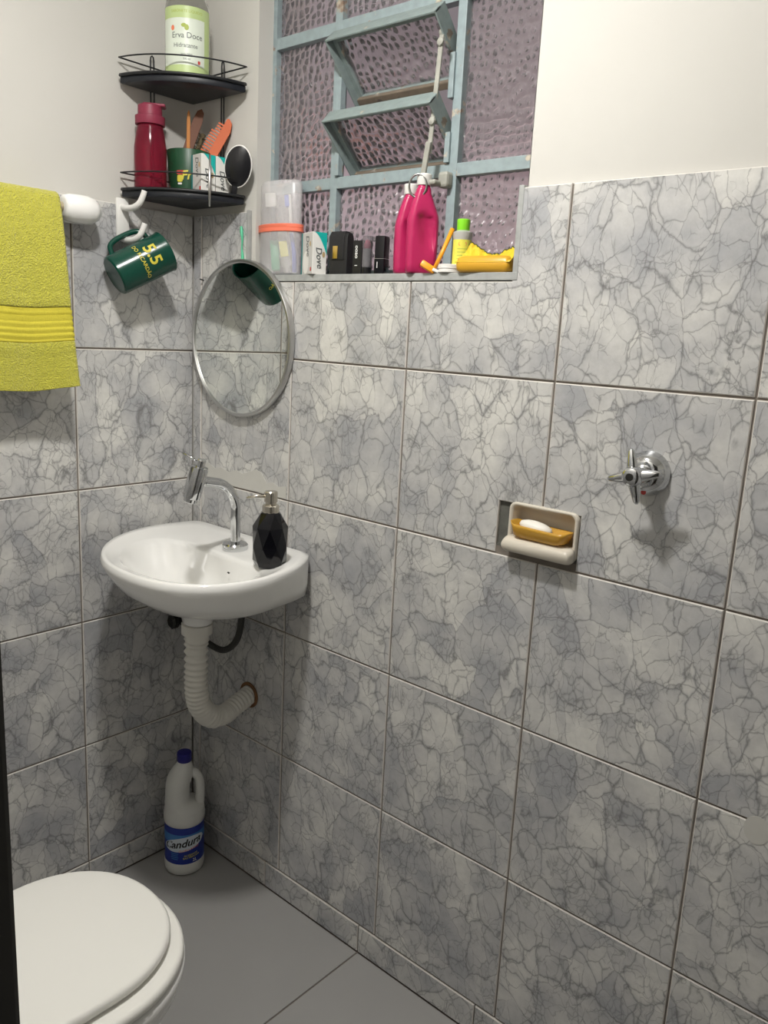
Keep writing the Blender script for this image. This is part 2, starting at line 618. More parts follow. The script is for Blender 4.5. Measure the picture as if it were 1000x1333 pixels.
def frame_y(origin, ya, xhint=None):
    ya = Vector(ya).normalized()
    xa = Vector(xhint if xhint else R_)
    xa = (xa - ya * xa.dot(ya)).normalized()
    return frame_m(origin, xa, ya)


# ================================================================== SETTING
TW, TH = 0.3386, 0.33
ZB = 0.074                       # top of the baseboard
ZT = ZB + 5 * TH                 # top of the tiling
XMAX, YMIN, ZC = 2.30, -1.15, 2.41
GAP = 0.0036
WX0, WX1, WZ0, WZ1 = 0.227, 0.958, 1.580, 2.36       # window opening
PL = 0.010                       # plaster is set back behind the tile face
_cache = {}


def tile_mesh(poly, key, name='tile', m='marble', edge='tile_edge', th=0.008, bev=0.0016):
    if key in _cache:
        return _cache[key]
    v, f = g_prism(poly, -th, 0.0)
    me = bpy.data.meshes.new(name)
    bm = bmesh.new()
    bv = [bm.verts.new(p) for p in v]
    for q in f:
        bm.faces.new([bv[i] for i in q])
    bmesh.ops.recalc_face_normals(bm, faces=bm.faces)
    es = [e for e in bm.edges if all(abs(x.co.z) < 1e-6 for x in e.verts)]
    bmesh.ops.bevel(bm, geom=es, offset=bev, segments=1, profile=0.5, affect='EDGES')
    for q in bm.faces:
        q.material_index = 0 if all(abs(x.co.z) < 1e-6 for x in q.verts) else 1
    bm.to_mesh(me)
    bm.free()
    me.materials.append(MT[m])
    me.materials.append(MT[edge])
    _cache[key] = me
    return me


def rect_poly(w, h):
    return [(-w / 2, -h / 2), (w / 2, -h / 2), (w / 2, h / 2), (-w / 2, h / 2)]


def put_tile(me, parent, wall, u, z, name='tile'):
    o = bpy.data.objects.new(name, me)
    link(o, parent)
    d = random.uniform(-0.0005, 0.0005)
    j = random.uniform(-0.0015, 0.0015)
    if wall == 'R':
        o.location = (u, d, z)
        o.rotation_euler = (pi / 2, j, 0)
    elif wall == 'F':
        o.location = (u, YMIN + d, z)
        o.rotation_euler = (pi / 2, j, pi)
    elif wall == 'S':
        o.location = (XMAX + d, u, z)
        o.rotation_euler = (pi / 2, 0, -pi / 2)
    elif wall == 'L':
        o.location = (-d, u, z)
        o.rotation_euler = (pi / 2 + j, 0, pi / 2)
    return o


SD = dict(x0=0.957, x1=1.128, z0=1.082, z1=1.166)        # recessed soap dish cut-out


def holed(x0, x1, y0, y1, z0, z1, back):
    """box with the soap-dish recess left open in front"""
    a, b, c, d = SD['x0'], SD['x1'], SD['z0'] - .004, SD['z1'] + .004
    out = ([], [])
    for q in ((x0, a, y0, y1, z0, z1), (b, x1, y0, y1, z0, z1), (a, b, y0, y1, z0, c), (a, b, y0, y1, d, z1)) + (((a, b, back, y1, c, d),) if back else ()):
        out = add_geo(out, g_boxr(*q))
    return out


# ---- walls
g = ([], [])
g = add_geo(g, holed(WX1, XMAX + .12, PL, 0.16, -0.05, ZC, .05))
for b in ((-0.16, WX0, PL, 0.16, -0.05, ZC),
          (WX0, WX1, PL, 0.16, -0.05, WZ0 - 0.012), (WX0, WX1, PL, 0.16, WZ1, ZC)):
    g = add_geo(g, g_boxr(*b))
wall_right = tag(mesh('wall_right', *g, 'plaster'), 'white painted wall above grey marble tiles, with the window', 'wall', kind='structure')
wall_left = tag(mesh('wall_left', *g_boxr(-0.16, -PL, YMIN - .12, PL, -0.05, ZC), 'plaster'),
                'white painted wall above grey marble tiles, with towel and corner shelf', 'wall', kind='structure')
# bedding mortar that shows in the joints
g = ([], [])
for b in ((0.0, 0.212, 0.0032, PL + .001, 0, ZT - .004), (0.212, WX1 - .008, 0.0032, PL + .001, 0, WZ0 - 0.016)):
    g = add_geo(g, g_boxr(*b))
g = add_geo(g, holed(WX1 - .008, XMAX, 0.0032, PL + .001, 0, ZT - .004, None))
mesh('grout', *g, 'grout', wall_right)
mesh('grout', *g_boxr(-PL - .001, -0.0032, YMIN, 0, 0, ZT - .004), 'grout', wall_left)

XS = [0.0, 0.0346] + [0.0346 + TW * i for i in range(1, 8)]
XS[-1] = XMAX
rows = [(ZB + TH * i, ZB + TH * (i + 1)) for i in range(5)]


def cut_poly(x0, x1, z0, z1):
    """outline of a tile (with the window or soap-dish notch) in wall coordinates"""
    if z1 > 1.65 and x0 < WX1 and x1 > 0.2:
        lx, rx, sz = 0.212, WX1 - .012, WZ0 - 0.016
        if x0 < lx:
            return [(x0, z0), (x1, z0), (x1, sz), (lx, sz), (lx, z1), (x0, z1)]
        if x1 > rx:
            return [(x0, z0), (x1, z0), (x1, z1), (rx, z1), (rx, sz), (x0, sz)]
        return [(x0, z0), (x1, z0), (x1, sz), (x0, sz)]
    a, b_, c, d = SD['x0'], SD['x1'], SD['z0'], SD['z1']
    if x0 < a < x1 and z0 < (c + d) / 2 < z1:
        return [(x0, z0), (a, z0), (a, d), (x1, d), (x1, z1), (x0, z1)]
    if x0 < b_ < x1 and z0 < (c + d) / 2 < z1 and x0 > a:
        return [(b_, z0), (x1, z0), (x1, z1), (x0, z1), (x0, d), (b_, d)]
    return [(x0, z0), (x1, z0), (x1, z1), (x0, z1)]


for c in range(len(XS) - 1):
    for r, (z0, z1) in enumerate(rows):
        x0, x1 = XS[c] + GAP / 2, XS[c + 1] - GAP / 2
        p = cut_poly(x0, x1, z0 + GAP / 2, z1 - GAP / 2)
        cx, cz = (x0 + x1) / 2, (z0 + z1) / 2
        key = ('R', c, r) if len(p) != 4 or p[2][1] < z1 - .01 else ('rect', round(x1 - x0, 4), round(z1 - z0, 4))
        put_tile(tile_mesh([(x - cx, z - cz) for x, z in p], key), wall_right, 'R', cx, cz)
YS = [0.0, -0.3253, -0.3253 - TW, -0.3253 - 2 * TW, YMIN]
for c in range(len(YS) - 1):
    for r, (z0, z1) in enumerate(rows):
        y1, y0 = YS[c] - GAP / 2, YS[c + 1] + GAP / 2
        w, h = y1 - y0, z1 - z0 - GAP
        put_tile(tile_mesh(rect_poly(w, h), ('rect', round(w, 4), round(h + GAP, 4))), wall_left, 'L', (y0 + y1) / 2, (z0 + z1) / 2)
# ---- baseboards
bb_r = tag(mesh('baseboard_right', *g_boxr(0, XMAX, 0.0032, PL + .002, 0, ZB - .006), 'grout'), 'low grey marble skirting under the window wall', 'baseboard', kind='structure')
bb_l = tag(mesh('baseboard_left', *g_boxr(-PL - .002, -0.0032, YMIN, 0, 0, ZB - .006), 'grout'), 'low grey marble skirting under the towel wall', 'baseboard', kind='structure')
bx = [0.0, 0.3215, 0.6615, 1.001, 1.340, 1.679, 2.018, XMAX]
for i in range(len(bx) - 1):
    w = bx[i + 1] - bx[i] - 0.003
    o = put_tile(tile_mesh(rect_poly(w, ZB - .004), ('bb', round(w, 3))), bb_r, 'R', (bx[i] + bx[i + 1]) / 2, ZB / 2)
    o.location.y = -0.0012
by = [0.0, -0.3253, -0.664, -1.0, YMIN]
for i in range(len(by) - 1):
    w = by[i] - by[i + 1] - 0.003
    o = put_tile(tile_mesh(rect_poly(w, ZB - .004), ('bb', round(w, 3))), bb_l, 'L', (by[i] + by[i + 1]) / 2, ZB / 2)
    o.location.x = 0.0012
# ---- floor, ceiling, remaining walls
floor = tag(mesh('floor', *g_boxr(-0.16, 3.3, -2.6, 0.16, -0.12, -0.0025), 'floor_joint'), 'grey porcelain bathroom floor', 'floor', kind='structure')
fx = [0.0, 0.6625, 1.325, XMAX]
fy = [0.0, -0.6625, YMIN]
for i in range(3):
    for k in range(2):
        w, h = fx[i + 1] - fx[i] - .004, fy[k] - fy[k + 1] - .004
        me = tile_mesh(rect_poly(w, h), ('fl', i, k), 'floor_tile', 'floor', 'floor', 0.008, 0.0008)
        o = bpy.data.objects.new('floor_tile', me)
        link(o, floor)
        o.location = ((fx[i] + fx[i + 1]) / 2, (fy[k] + fy[k + 1]) / 2, 0)
tag(mesh('ceiling', *g_boxr(-0.16, XMAX + .12, YMIN - .12, 0.16, ZC, ZC + .1), 'ceiling'), 'white painted ceiling', 'ceiling', kind='structure')
DX0, DX1, DZ = 1.455, 2.16, 2.10
g = ([], [])
for b in ((-0.16, DX0 - .035, YMIN - .12, YMIN - .004, -0.05, ZC), (DX1 + .035, XMAX + .12, YMIN - .12, YMIN - .004, -0.05, ZC), (DX0 - .035, DX1 + .035, YMIN - .12, YMIN, DZ + .035, ZC)):
    g = add_geo(g, g_boxr(*b))
wall_front = tag(mesh('wall_front', *g, 'plaster'), 'white wall with the doorway opposite the window', 'wall', kind='structure')
wall_side = tag(mesh('wall_side', *g_boxr(XMAX + .004, XMAX + .92, YMIN - .12, 0.16, -0.05, ZC), 'plaster'), 'white wall at the shower end', 'wall', kind='structure')
for r, (z0, z1) in enumerate(rows):
    for u0, u1 in ((0, .34), (.34, .68), (.68, 1.02), (1.02, DX0 - .036), (DX1 + .036, XMAX)):
        w, h = u1 - u0 - GAP, z1 - z0 - GAP
        put_tile(tile_mesh(rect_poly(w, h), ('rect', round(w, 4), round(h + GAP, 4))), wall_front, 'F', (u0 + u1) / 2, (z0 + z1) / 2)
    for u0, u1 in ((-.3386, 0), (-.6772, -.3386), (-1.0158, -.6772), (YMIN, -1.0158)):
        w, h = u1 - u0 - GAP, z1 - z0 - GAP
        put_tile(tile_mesh(rect_poly(w, h), ('rect', round(w, 4), round(h + GAP, 4))), wall_side, 'S', (u0 + u1) / 2, (z0 + z1) / 2)
door = tag(mesh('door_1', *add_geo(add_geo(g_boxr(DX0 - .035, DX0, YMIN - .125, YMIN + .004, 0, DZ + .035, .003), g_boxr(DX1, DX1 + .035, YMIN - .125, YMIN + .004, 0, DZ + .035, .003)),
                                   g_boxr(DX0, DX1, YMIN - .125, YMIN + .004, DZ, DZ + .035, .003)), 'dark_wood'), 'dark wooden door frame beside the toilet', 'door frame', kind='structure')
# hall behind the doorway
tag(mesh('wall_hall', *add_geo(add_geo(g_boxr(0.2, 3.2, -2.6, -2.5, -0.05, ZC), g_boxr(0.2, 3.2, -2.6, YMIN - .12, ZC, ZC + .1)), add_geo(g_boxr(0.1, 0.2, -2.6, YMIN - .12, -0.05, ZC + .1), g_boxr(3.2, 3.3, -2.6, YMIN - .12, -0.05, ZC + .1))), 'plaster'), 'white hall walls across from the doorway', 'wall', kind='structure')
# yard wall seen through the glass
yard = tag(mesh('wall_outside', *g_boxr(-1.2, 2.4, 0.85, 0.95, -0.05, 3.4), 'outside'), 'pinkish wall outside behind the window', 'wall', kind='structure')
mesh('ledge', *g_boxr(-1.2, -0.12, 0.80, 0.86, 2.02, 2.10, .004), 'terracotta', yard)
mesh('lower_render', *g_boxr(-1.2, 2.4, 0.83, 0.86, -0.05, 2.02, .002), 'outside_low', yard)

# ---- window
sill = tag(mesh('trim_1', *add_geo(add_geo(g_boxr(0.206, WX1 - .001, -0.0015, 0.12, WZ0 - 0.014, WZ0, .001), g_boxr(WX1 - .012, WX1 - .001, -0.001, 0.03, WZ0 - .002, ZT + .002, .001)),
                                   g_boxr(0.206, 0.214, -0.001, 0.009, WZ0 - .002, ZT + .002, .001)), 'cement'), 'grey cement sill and edging under the window', 'sill', kind='structure')
YF = 0.052                        # front of the steel frame
T = 0.020


def bar_v(name, x, z0, z1, w=T, parent=None, m='blue_paint', y0=YF, d=0.022):
    return mesh(name, *g_boxr(x - w / 2, x + w / 2, y0, y0 + d, z0, z1, .0012), m, parent)


def bar_h(name, z, x0, x1, w=T, parent=None, m='blue_paint', y0=YF, d=0.022):
    return mesh(name, *g_boxr(x0, x1, y0, y0 + d, z - w / 2, z + w / 2, .0012), m, parent)


g = ([], [])
for b in ((WX0 - .004, WX0 + .012, YF, YF + .026, WZ0, WZ1), (WX1 - .012, WX1 + .004, YF, YF + .026, WZ0, WZ1), (WX0, WX1, YF, YF + .026, WZ0 - .002, WZ0 + .012), (WX0, WX1, YF, YF + .026, WZ1 - .014, WZ1 + .002)):
    g = add_geo(g, g_boxr(*b))
win = tag(mesh('window_1', *g, 'blue_paint'), 'blue painted steel window with hammered glass and tilted vents', 'window', kind='structure')
VX = (0.434, 0.757)
HZ = (1.776, 2.085)
for x in VX:
    bar_v('mullion', x, WZ0, WZ1, parent=win)
for z in HZ:
    for a, b in ((WX0, VX[0] - T / 2), (VX[0] + T / 2, VX[1] - T / 2), (VX[1] + T / 2, WX1)):
        bar_h('transom', z, a, b, parent=win, w=0.024)
zz = (WZ0 + .010, HZ[0], HZ[1], WZ1)
xx = (WX0 + .008, VX[0], VX[1], WX1 - .008)
for i in range(3):
    for k in range(3):
        if i == 1 and k == 1:
            continue
        x0, x1, z0, z1 = xx[i] + .004, xx[i + 1] - .004, zz[k] + .004, zz[k + 1] - .004
        o = mesh('pane', *g_boxr(-(x1 - x0) / 2, (x1 - x0) / 2, -.002, .002, -(z1 - z0) / 2, (z1 - z0) / 2), 'glass', win)
        o.location = ((x0 + x1) / 2, YF + .016, (z0 + z1) / 2)
# side stops of the vent opening
for x in (VX[0] + .013, VX[1] - .013):
    for z0, z1 in ((1.79, 1.845), (1.905, 1.985)):
        mesh('stop', *g_boxr(x - .006, x + .006, YF - .006, YF + .01, z0, z1, .001), 'blue_paint', win)
# two tilting sashes, top edge swung into the room
SW, SH = 0.288, 0.150
for zc, tilt in ((2.000, 44), (1.848, 46)):
    sash = mesh('sash', *add_geo(add_geo(g_boxr(-SW / 2, SW / 2, -.002, .016, SH / 2 - .016, SH / 2, .0012), g_boxr(-SW / 2, SW / 2, -.002, .016, -SH / 2, -SH / 2 + .018, .0012)),
                                 add_geo(g_boxr(-SW / 2, -SW / 2 + .015, -.002, .016, -SH / 2 + .014, SH / 2 - .014, .0012), g_boxr(SW / 2 - .015, SW / 2, -.002, .016, -SH / 2 + .014, SH / 2 - .014, .0012))), 'sash_paint', win)
    # inner lip standing proud towards the room
    sash.location = ((VX[0] + VX[1]) / 2, YF + .008, zc)
    sash.rotation_euler = (rad(tilt), 0, 0)
    mesh('lip', *add_geo(g_boxr(-SW / 2, SW / 2, -.020, -.001, SH / 2 - .004, SH / 2, .0008), add_geo(g_boxr(-SW / 2, -SW / 2 + .004, -.020, -.001, -SH / 2, SH / 2, .0008), g_boxr(SW / 2 - .004, SW / 2, -.020, -.001, -SH / 2, SH / 2, .0008))), 'sash_paint', sash)
    mesh('bottom_rail', *g_boxr(-SW / 2 + .004, SW / 2 - .004, -.012, .0, -SH / 2 + .002, -SH / 2 + .017, .002), 'old_rust', sash)
    mesh('pane', *g_boxr(-SW / 2 + .010, SW / 2 - .010, .005, .009, -SH / 2 + .011, SH / 2 - .011), 'glass', sash)
    mesh('pivot', *xform(g_lathe([(.007, 0), (.007, .012), (.005, .014)], 12), Matrix.Translation((SW / 2 - .004, -.006, .03)) @ Matrix.Rotation(-pi / 2, 4, 'Y')), 'rust', sash, ang=30)
# lever linkage
lever = mesh('lever', *g_box((0.735, 0.014, 1.903), (0.010, 0.004, 0.205), .001, rot=Matrix.Rotation(rad(4), 3, 'Y')), 'rust', win)
mesh('handle', *g_box((0.724, 0.009, 1.786), (0.012, 0.006, 0.072), .002, rot=Matrix.Rotation(rad(9), 3, 'Y')), 'rust', lever)
mesh('bracket', *add_geo(g_box((0.748, 0.044, 1.757), (0.024, 0.022, 0.030), .006), g_box((0.733, 0.026, 1.750), (0.026, 0.026, 0.010), .004)), 'rust', lever)
for x, z in ((.7425, 1.993), (.733, 1.858)):
    mesh('rivet', *xform(g_lathe([(.007, 0), (.007, .005), (.003, .007)], 12), Matrix.Translation((x, 0.013, z)) @ Matrix.Rotation(pi / 2, 4, 'X')), 'rust', lever, ang=30)
ring = [Vector((0.716 + .015 * cos(a), .000 + .008 * cos(a), 1.742 + .021 * sin(a))) for a in [2 * pi * i / 32 for i in range(32)]]
tag(mesh('key_ring', *g_tube(ring, .0022, 8, True), 'key_metal', smooth=True), 'dark metal split ring hanging from the window lever', 'ring')

# ---- filler patches on the tiles
top_edge = [(.366, 1.098), (.340, 1.092), (.318, 1.100), (.296, 1.094), (.275, 1.118), (.255, 1.122), (.232, 1.112), (.205, 1.104), (.180, 1.110), (.150, 1.100), (.120, 1.108), (.095, 1.102), (.070, 1.112), (.042, 1.104)]
pol = [(.042, 1.068), (.366, 1.068)] + top_edge
mesh('filler_patch', *xform(g_prism([(x, z) for x, z in pol], -.0008, .0009), frame_m((0, 0, 0), (1, 0, 0), (0, 0, 1))), 'filler', wall_right)
mesh('filler_patch', *xform(g_prism(ell(1.486, .722, .020, .024, 22), -.0008, .0009), frame_m((0, 0, 0), (1, 0, 0), (0, 0, 1))), 'filler', wall_right)
nl = tag(mesh('nail', *g_tube([(.043, .0005, 1.569), (.043, -.012, 1.571)], .0016, 8), 'dark_metal', smooth=True), 'tiny dark nail in the tile above the round mirror', 'nail')
cd = tag(mesh('hanging_string', *g_tube(catmull([(.190, -.003, 1.690), (.193, -.004, 1.676), (.196, -.0045, 1.660), (.1945, -.004, 1.640), (.197, -.004, 1.622), (.196, -.004, 1.600)], 6), lambda i, t: .0028 + .001 * sin(t * 9), 8), 'tb_green', smooth=True), 'short green string hanging on the tile beside the frosted jar', 'string')

# ---- ceiling lamp
lamp = thing('ceiling_lamp', 'small round white light fitting flush under the ceiling', 'lamp', (LAMP_POS[0], LAMP_POS[1], ZC))
bz = LAMP_POS[2] - ZC
mesh('housing', *g_lathe([(.062, 0), (.068, -.004), (.068, bz + .004), (.066, bz + .002), (.060, bz + .002)], 40), 'white_pl', lamp, ang=40)
mesh('diffuser', *g_lathe([(.0605, bz + .002), (.060, bz - .004), (.052, bz - .012), (.034, bz - .017), (.002, bz - .019)], 40, False, True), 'bulb', lamp, smooth=True)

# ================================================================== LARGE OBJECTS
# ---- wash basin
OUT = [(.045, -.004), (.15, -.003), (.28, -.003), (.40, -.003), (.445, -.004), (.478, -.030), (.525, -.115), (.548, -.225), (.525, -.325), (.45, -.395), (.35, -.415),
       (.25, -.405), (.16, -.365), (.088, -.300), (.042, -.225), (.018, -.140), (.019, -.060), (.028, -.018)]
BC = Vector((.285, -.20))
NB = 96


def polar(poly, c, n=NB):
    """outline resampled by angle about c"""
    pts = [Vector((p[0], p[1])) for p in poly]
    out = []
    for j in range(n):
        a = 2 * pi * j / n
        d = Vector((cos(a), sin(a)))
        best = None
        for i in range(len(pts)):
            p, q = pts[i] - c, pts[(i + 1) % len(pts)] - c
            e = q - p
            det = d.x * (-e.y) + e.x * d.y
            if abs(det) < 1e-12:
                continue
            t = (p.x * (-e.y) + e.x * p.y) / det
            s = (d.x * p.y - d.y * p.x) / det
            if t > 0 and -1e-9 <= s <= 1 + 1e-9:
                best = t if best is None else max(best, t)
        out.append(c + d * best)
    return out


outl = polar([(p.x, min(p.y, -.002)) for p in catmull([(x, y, 0) for x, y in OUT], 6, True)], BC)
inn_pts = [(.10, -.215), (.115, -.165), (.18, -.146), (.29, -.150), (.38, -.148), (.455, -.150), (.495, -.195), (.50, -.25), (.46, -.325), (.38, -.362), (.28, -.366), (.19, -.335), (.13, -.28)]
inn = polar([(p.x, p.y) for p in catmull([(x, y, 0) for x, y in inn_pts], 6, True)], BC)
ZR = 0.957


def ringz(poly, z):
    return [(p.x, p.y, z) for p in poly]


def mixr(a, b, t):
    return [p * (1 - t) + q * t for p, q in zip(a, b)]


def scl(poly, sx, sy, cx=.283, cy=0.0, hold=0.0):
    out = []
    for p in poly:
        k = sx + (1 - sx) * hold * math.exp(-(p.y / .09) ** 2)
        out.append(Vector((cx + (p.x - cx) * k, min(cy + (p.y - cy) * sy, -.002))))
    return out


def circ(cx, cy, r):
    return [Vector((cx + r * cos(2 * pi * j / NB), cy + r * sin(2 * pi * j / NB))) for j in range(NB)]


DR = (.268, -.180)
u0 = scl(outl, .99, .99)
under = [ringz(circ(*DR, .030), .772), ringz(circ(*DR, .036), .778), ringz(circ(*DR, .040), .800), ringz(mixr(circ(*DR, .06), scl(outl, .55, .62), .30), .815), ringz(scl(outl, .62, .66, hold=.35), .836), ringz(scl(outl, .80, .82, hold=.8), .860),
         ringz(scl(outl, .91, .92, hold=.95), .890), ringz(scl(outl, .985, .98, hold=1), .926), ringz(outl, .940)]
top = [ringz(outl, .948), ringz(scl(outl, .994, .994), .954), ringz(mixr(outl, inn, .10), .958), ringz(mixr(outl, inn, .30), .956), ringz(mixr(outl, inn, .55), .949), ringz(mixr(outl, inn, .9), .946),
       ringz(inn, .943), ringz(mixr(inn, circ(.285, -.225, .10), .12), .934), ringz(mixr(inn, circ(.285, -.225, .09), .4), .895), ringz(mixr(inn, circ(.285, -.225, .08), .75), .858), ringz(circ(.285, -.225, .06), .842), ringz(circ(.285, -.225, .018), .838)]
basin = thing('wash_basin', 'white ceramic wash basin hung in the tiled corner', 'basin', (0, 0, 0))
mesh('bowl', *g_loft(under + top), 'white_cer', basin, smooth=True)
mesh('drain_ring', *g_lathe([(.021, .838), (.021, .842), (.014, .843), (.012, .839)], 24), 'chrome', basin, ang=30).location = (.285, -.225, 0)
ov = mesh('overflow_hole', *xform(g_lathe([(.004, -.001), (.004, .001), (.002, .0015)], 14, sy=.5), frame_m((.36, -.164, .915), (1, 0, 0), (0, -.45, 1))), 'dark_metal', basin, ang=30)

# ---- faucet
fa = thing('faucet', 'chrome swan-neck faucet on the wash basin', 'faucet', (.303, -.100, .9475))
mesh('base', *g_lathe([(.029, 0), (.030, .004), (.030, .012), (.027, .016), (.013, .018)], 40), 'chrome', fa, ang=35)
path = [(0, 0, .012), (0, 0, .05), (0, 0, .095)] + [(.012 * (1 - cos(a)), -.085 * (1 - cos(a)), .095 + .075 * sin(a)) for a in [rad(10 * i) for i in range(1, 9)]] + [(.020, -.112, .178)]
mesh('spout', *g_tube(catmull(path, 4), .0115, 16), 'chrome', fa, smooth=True)
hx = frame_m((.024, -.126, .182), (1, 0, 0), (0, 1, .30))          # head leans back at the top
hm = Matrix.Translation((.022, -.128, .180)) @ Matrix.Rotation(rad(-8), 4, 'X') @ Matrix.Rotation(rad(14), 4, 'Y')
hd = mesh('head', *xform(g_lathe([(.013, -.050), (.015, -.048), (.015, -.040), (.0195, -.039), (.020, -.036), (.020, .028), (.0185, .031), (.0185, .033), (.011, .034)], 36), hm), 'chrome', fa, ang=30)
mesh('stem', *xform(g_lathe([(.010, .030), (.010, .048), (.008, .051)], 24), hm), 'chrome', fa, ang=30)
mesh('lever', *g_tube([hm @ Vector((0, 0, .043)), hm @ Vector((-.020, -.014, .046)), hm @ Vector((-.036, -.025, .049))], .0026, 10), 'chrome', fa, smooth=True)

# ---- soap dispenser
ds = thing('soap_dispenser', 'faceted black soap dispenser with steel pump on basin', 'dispenser', (.458, -.128, .9495), (0, 0, rad(48)))
fac = [[(r * cos(2 * pi * (j + o) / 8), r * sin(2 * pi * (j + o) / 8), z) for j in range(8)] for r, z, o in ((.032, 0, 0), (.0375, .012, .0), (.0395, .045, .5), (.0385, .088, 0), (.0225, .118, .5), (.018, .121, .5))]
vv = [p for r in fac for p in r]
ff = [tuple(range(8))[::-1], tuple(40 + j for j in range(8))]
for i, tw in enumerate((0, 1, -1, 1, 0)):
    for j in range(8):
        a, b, c, d = i * 8 + j, i * 8 + (j + 1) % 8, (i + 1) * 8 + (j + 1) % 8, (i + 1) * 8 + j
        if tw == 1:
            ff += [(a, b, d), (b, c, d)]
        elif tw == -1:
            ff += [(a, b, (i + 1) * 8 + (j + 1) % 8), (a, c, d)]
        else:
            ff.append((a, b, c, d))
mesh('bottle', vv, ff, 'black_gloss', ds)
pm = mesh('pump', *g_lathe([(.0185, .119), (.0185, .134), (.0165, .136), (.012, .138), (.012, .142), (.0145, .143), (.0145, .164), (.013, .166)], 28), 'pump', ds, ang=30)
mesh('nozzle', *g_tube([(0, 0, .154), (-.03, -.004, .155), (-.052, -.007, .151)], lambda i, t: .004 - .0018 * t, 8), 'pump', pm, smooth=True)

# ---- drain pipe
PX = .262
pth = catmull([(PX, -.18, .735), (PX, -.18, .66), (PX, -.179, .60), (PX, -.168, .555), (PX - .002, -.135, .517), (PX - .006, -.09, .505), (PX - .012, -.045, .516), (PX - .016, .0005, .527)], 18)
sw = thing('drain_pipe', 'white corrugated drain pipe bent into the wall under the basin', 'pipe', (0, 0, 0))


def cor(i, t):
    k = .0255 if t < .62 else .0235
    if .66 < t < .76:
        return .026
    return k + (.0036 if t < .62 else .0026) * sin(i * pi / 2.0)


mesh('corrugated_hose', *g_tube(pth, cor, 24), 'pvc', sw, smooth=True)
mesh('union_nut', *xform(g_lathe([(.026, .725), (.029, .73), (.029, .745), (.037, .748), (.037, .772), (.030, .774)], 16), Matrix.Translation((PX + .003, -.18, 0))), 'pvc', sw, ang=25)
mesh('drain_tail', *xform(g_lathe([(.027, .768), (.027, .776)], 24), Matrix.Translation((PX + .004, -.18, 0))), 'rust_ring', sw, ang=30)
mesh('wall_ring', *xform(g_lathe([(.026, 0), (.034, .001), (.034, .004), (.026, .005)], 28, False, False), frame_m((PX - .016, .0, .527), (1, 0, 0), (0, 0, 1))), 'rust_ring', sw, ang=30)

# ---- water hose under the basin
wh = thing('water_hose', 'dark braided hose looping below the basin', 'hose', (0, 0, 0))
mesh('tube', *g_tube(catmull([(.285, -.05, .850), (.268, -.042, .80), (.259, -.04, .76), (.25, -.04, .71), (.23, -.04, .673), (.19, -.04, .644), (.15, -.042, .641), (.11, -.05, .655), (.075, -.058, .675), (.050, -.060, .684)], 8), .0085, 12), 'hose', wh, smooth=True)
vl = thing('angle_valve', 'small dark angle valve on the wall behind the basin', 'valve', (0, 0, 0))
mesh('body', *g_tube([(.0005, -.060, .684), (.040, -.060, .684)], .011, 14), 'dark_metal', vl, ang=40)
mesh('knob', *xform(g_lathe([(.018, 0), (.020, .004), (.020, .014), (.014, .018)], 8), frame_m((.022, -.070, .684), (1, 0, 0), (0, 0, 1))), 'dark_metal', vl, ang=25)

# ---- mirror
MC, MR = (.200, 1.431), .182
mi = thing('round_mirror', 'round wall mirror in a brushed steel rim over the basin', 'mirror', (MC[0], 0, MC[1]))
ax = frame_m((0, 0, 0), (1, 0, 0), (0, 0, 1))       # local z -> -y (into the room)
mesh('frame', *xform(g_lathe([(MR - .007, .003), (MR, .002), (MR + .003, .003), (MR + .003, .014), (MR + .001, .017), (MR - .004, .017), (MR - .006, .015), (MR - .006, .012), (MR - .007, .003)], 96, False, False), ax), 'satin', mi, ang=40)
mesh('mirror_glass', *xform(g_lathe([(MR - .0055, .007), (MR - .0055, .0125)], 96), ax), 'mirror', mi)
mesh('back_panel', *xform(g_lathe([(MR - .012, .001), (MR - .012, .0068)], 64), ax), 'black_pl', mi)

# ---- toilet
to = thing('toilet', 'white toilet with closed oval lid and seat', 'toilet', (.595, -.70, 0))


def oval(w, front, back, n=56, e=2.15, eb=2.8):
    out = []
    for j in range(n):
        a = 2 * pi * j / n
        c, s = cos(a), sin(a)
        ee = e if s > 0 else eb
        out.append((w * math.copysign(abs(c) ** (2 / ee), c), (front if s > 0 else back) * math.copysign(abs(s) ** (2 / ee), s)))
    return out


def slab(w, front, back, z0, z1, r, dome=0.0, cx=0.0):
    rings = []
    for dz, ins in ((0, r), (r * .3, r * .3), (r, 0)):
        rings.append([(cx + x, y, z0 + dz) for x, y in oval(w - ins, front - ins, back - ins)])
    for a in range(0, 91, 18):
        ins = r * (1 - cos(rad(a)))
        rings.append([(cx + x, y, z1 - r + r * sin(rad(a))) for x, y in oval(w - ins, front - ins, back - ins)])
    for k in (.75, .5, .25, .02):
        rings.append([(cx + x, y, z1 + dome * (1 - k * k)) for x, y in oval((w - r) * k, (front - r) * k, (back - r) * k)])
    return g_loft(rings)


mesh('lid', *slab(.180, .183, .25, .389, .411, .010, .004, cx=-.010), 'toilet', to, smooth=True)
mesh('seat', *slab(.198, .200, .25, .362, .386, .010, 0), 'toilet', to, smooth=True)
bw = []
for z, w, f, b in ((0, .105, .09, .25), (.02, .105, .09, .25), (.10, .10, .08, .25), (.18, .115, .10, .25), (.25, .155, .15, .25), (.31, .188, .192, .25), (.34, .196, .203, .25), (.360, .196, .203, .25), (.361, .15, .16, .2)):
    bw.append([(x, y, z) for x, y in oval(w, f, b)])
mesh('bowl', *g_loft(bw), 'white_cer', to, smooth=True)
for s in (-1, 1):
    mesh('hinge', *g_box((s * .07, -.235, .398), (.035, .03, .028), .006), 'toilet', to, ang=40)
mesh('inlet_elbow', *g_tube([(0, -.24, .28), (0, -.40, .28), (0, -.449, .28)], .028, 20), 'white_pl', to, ang=40)

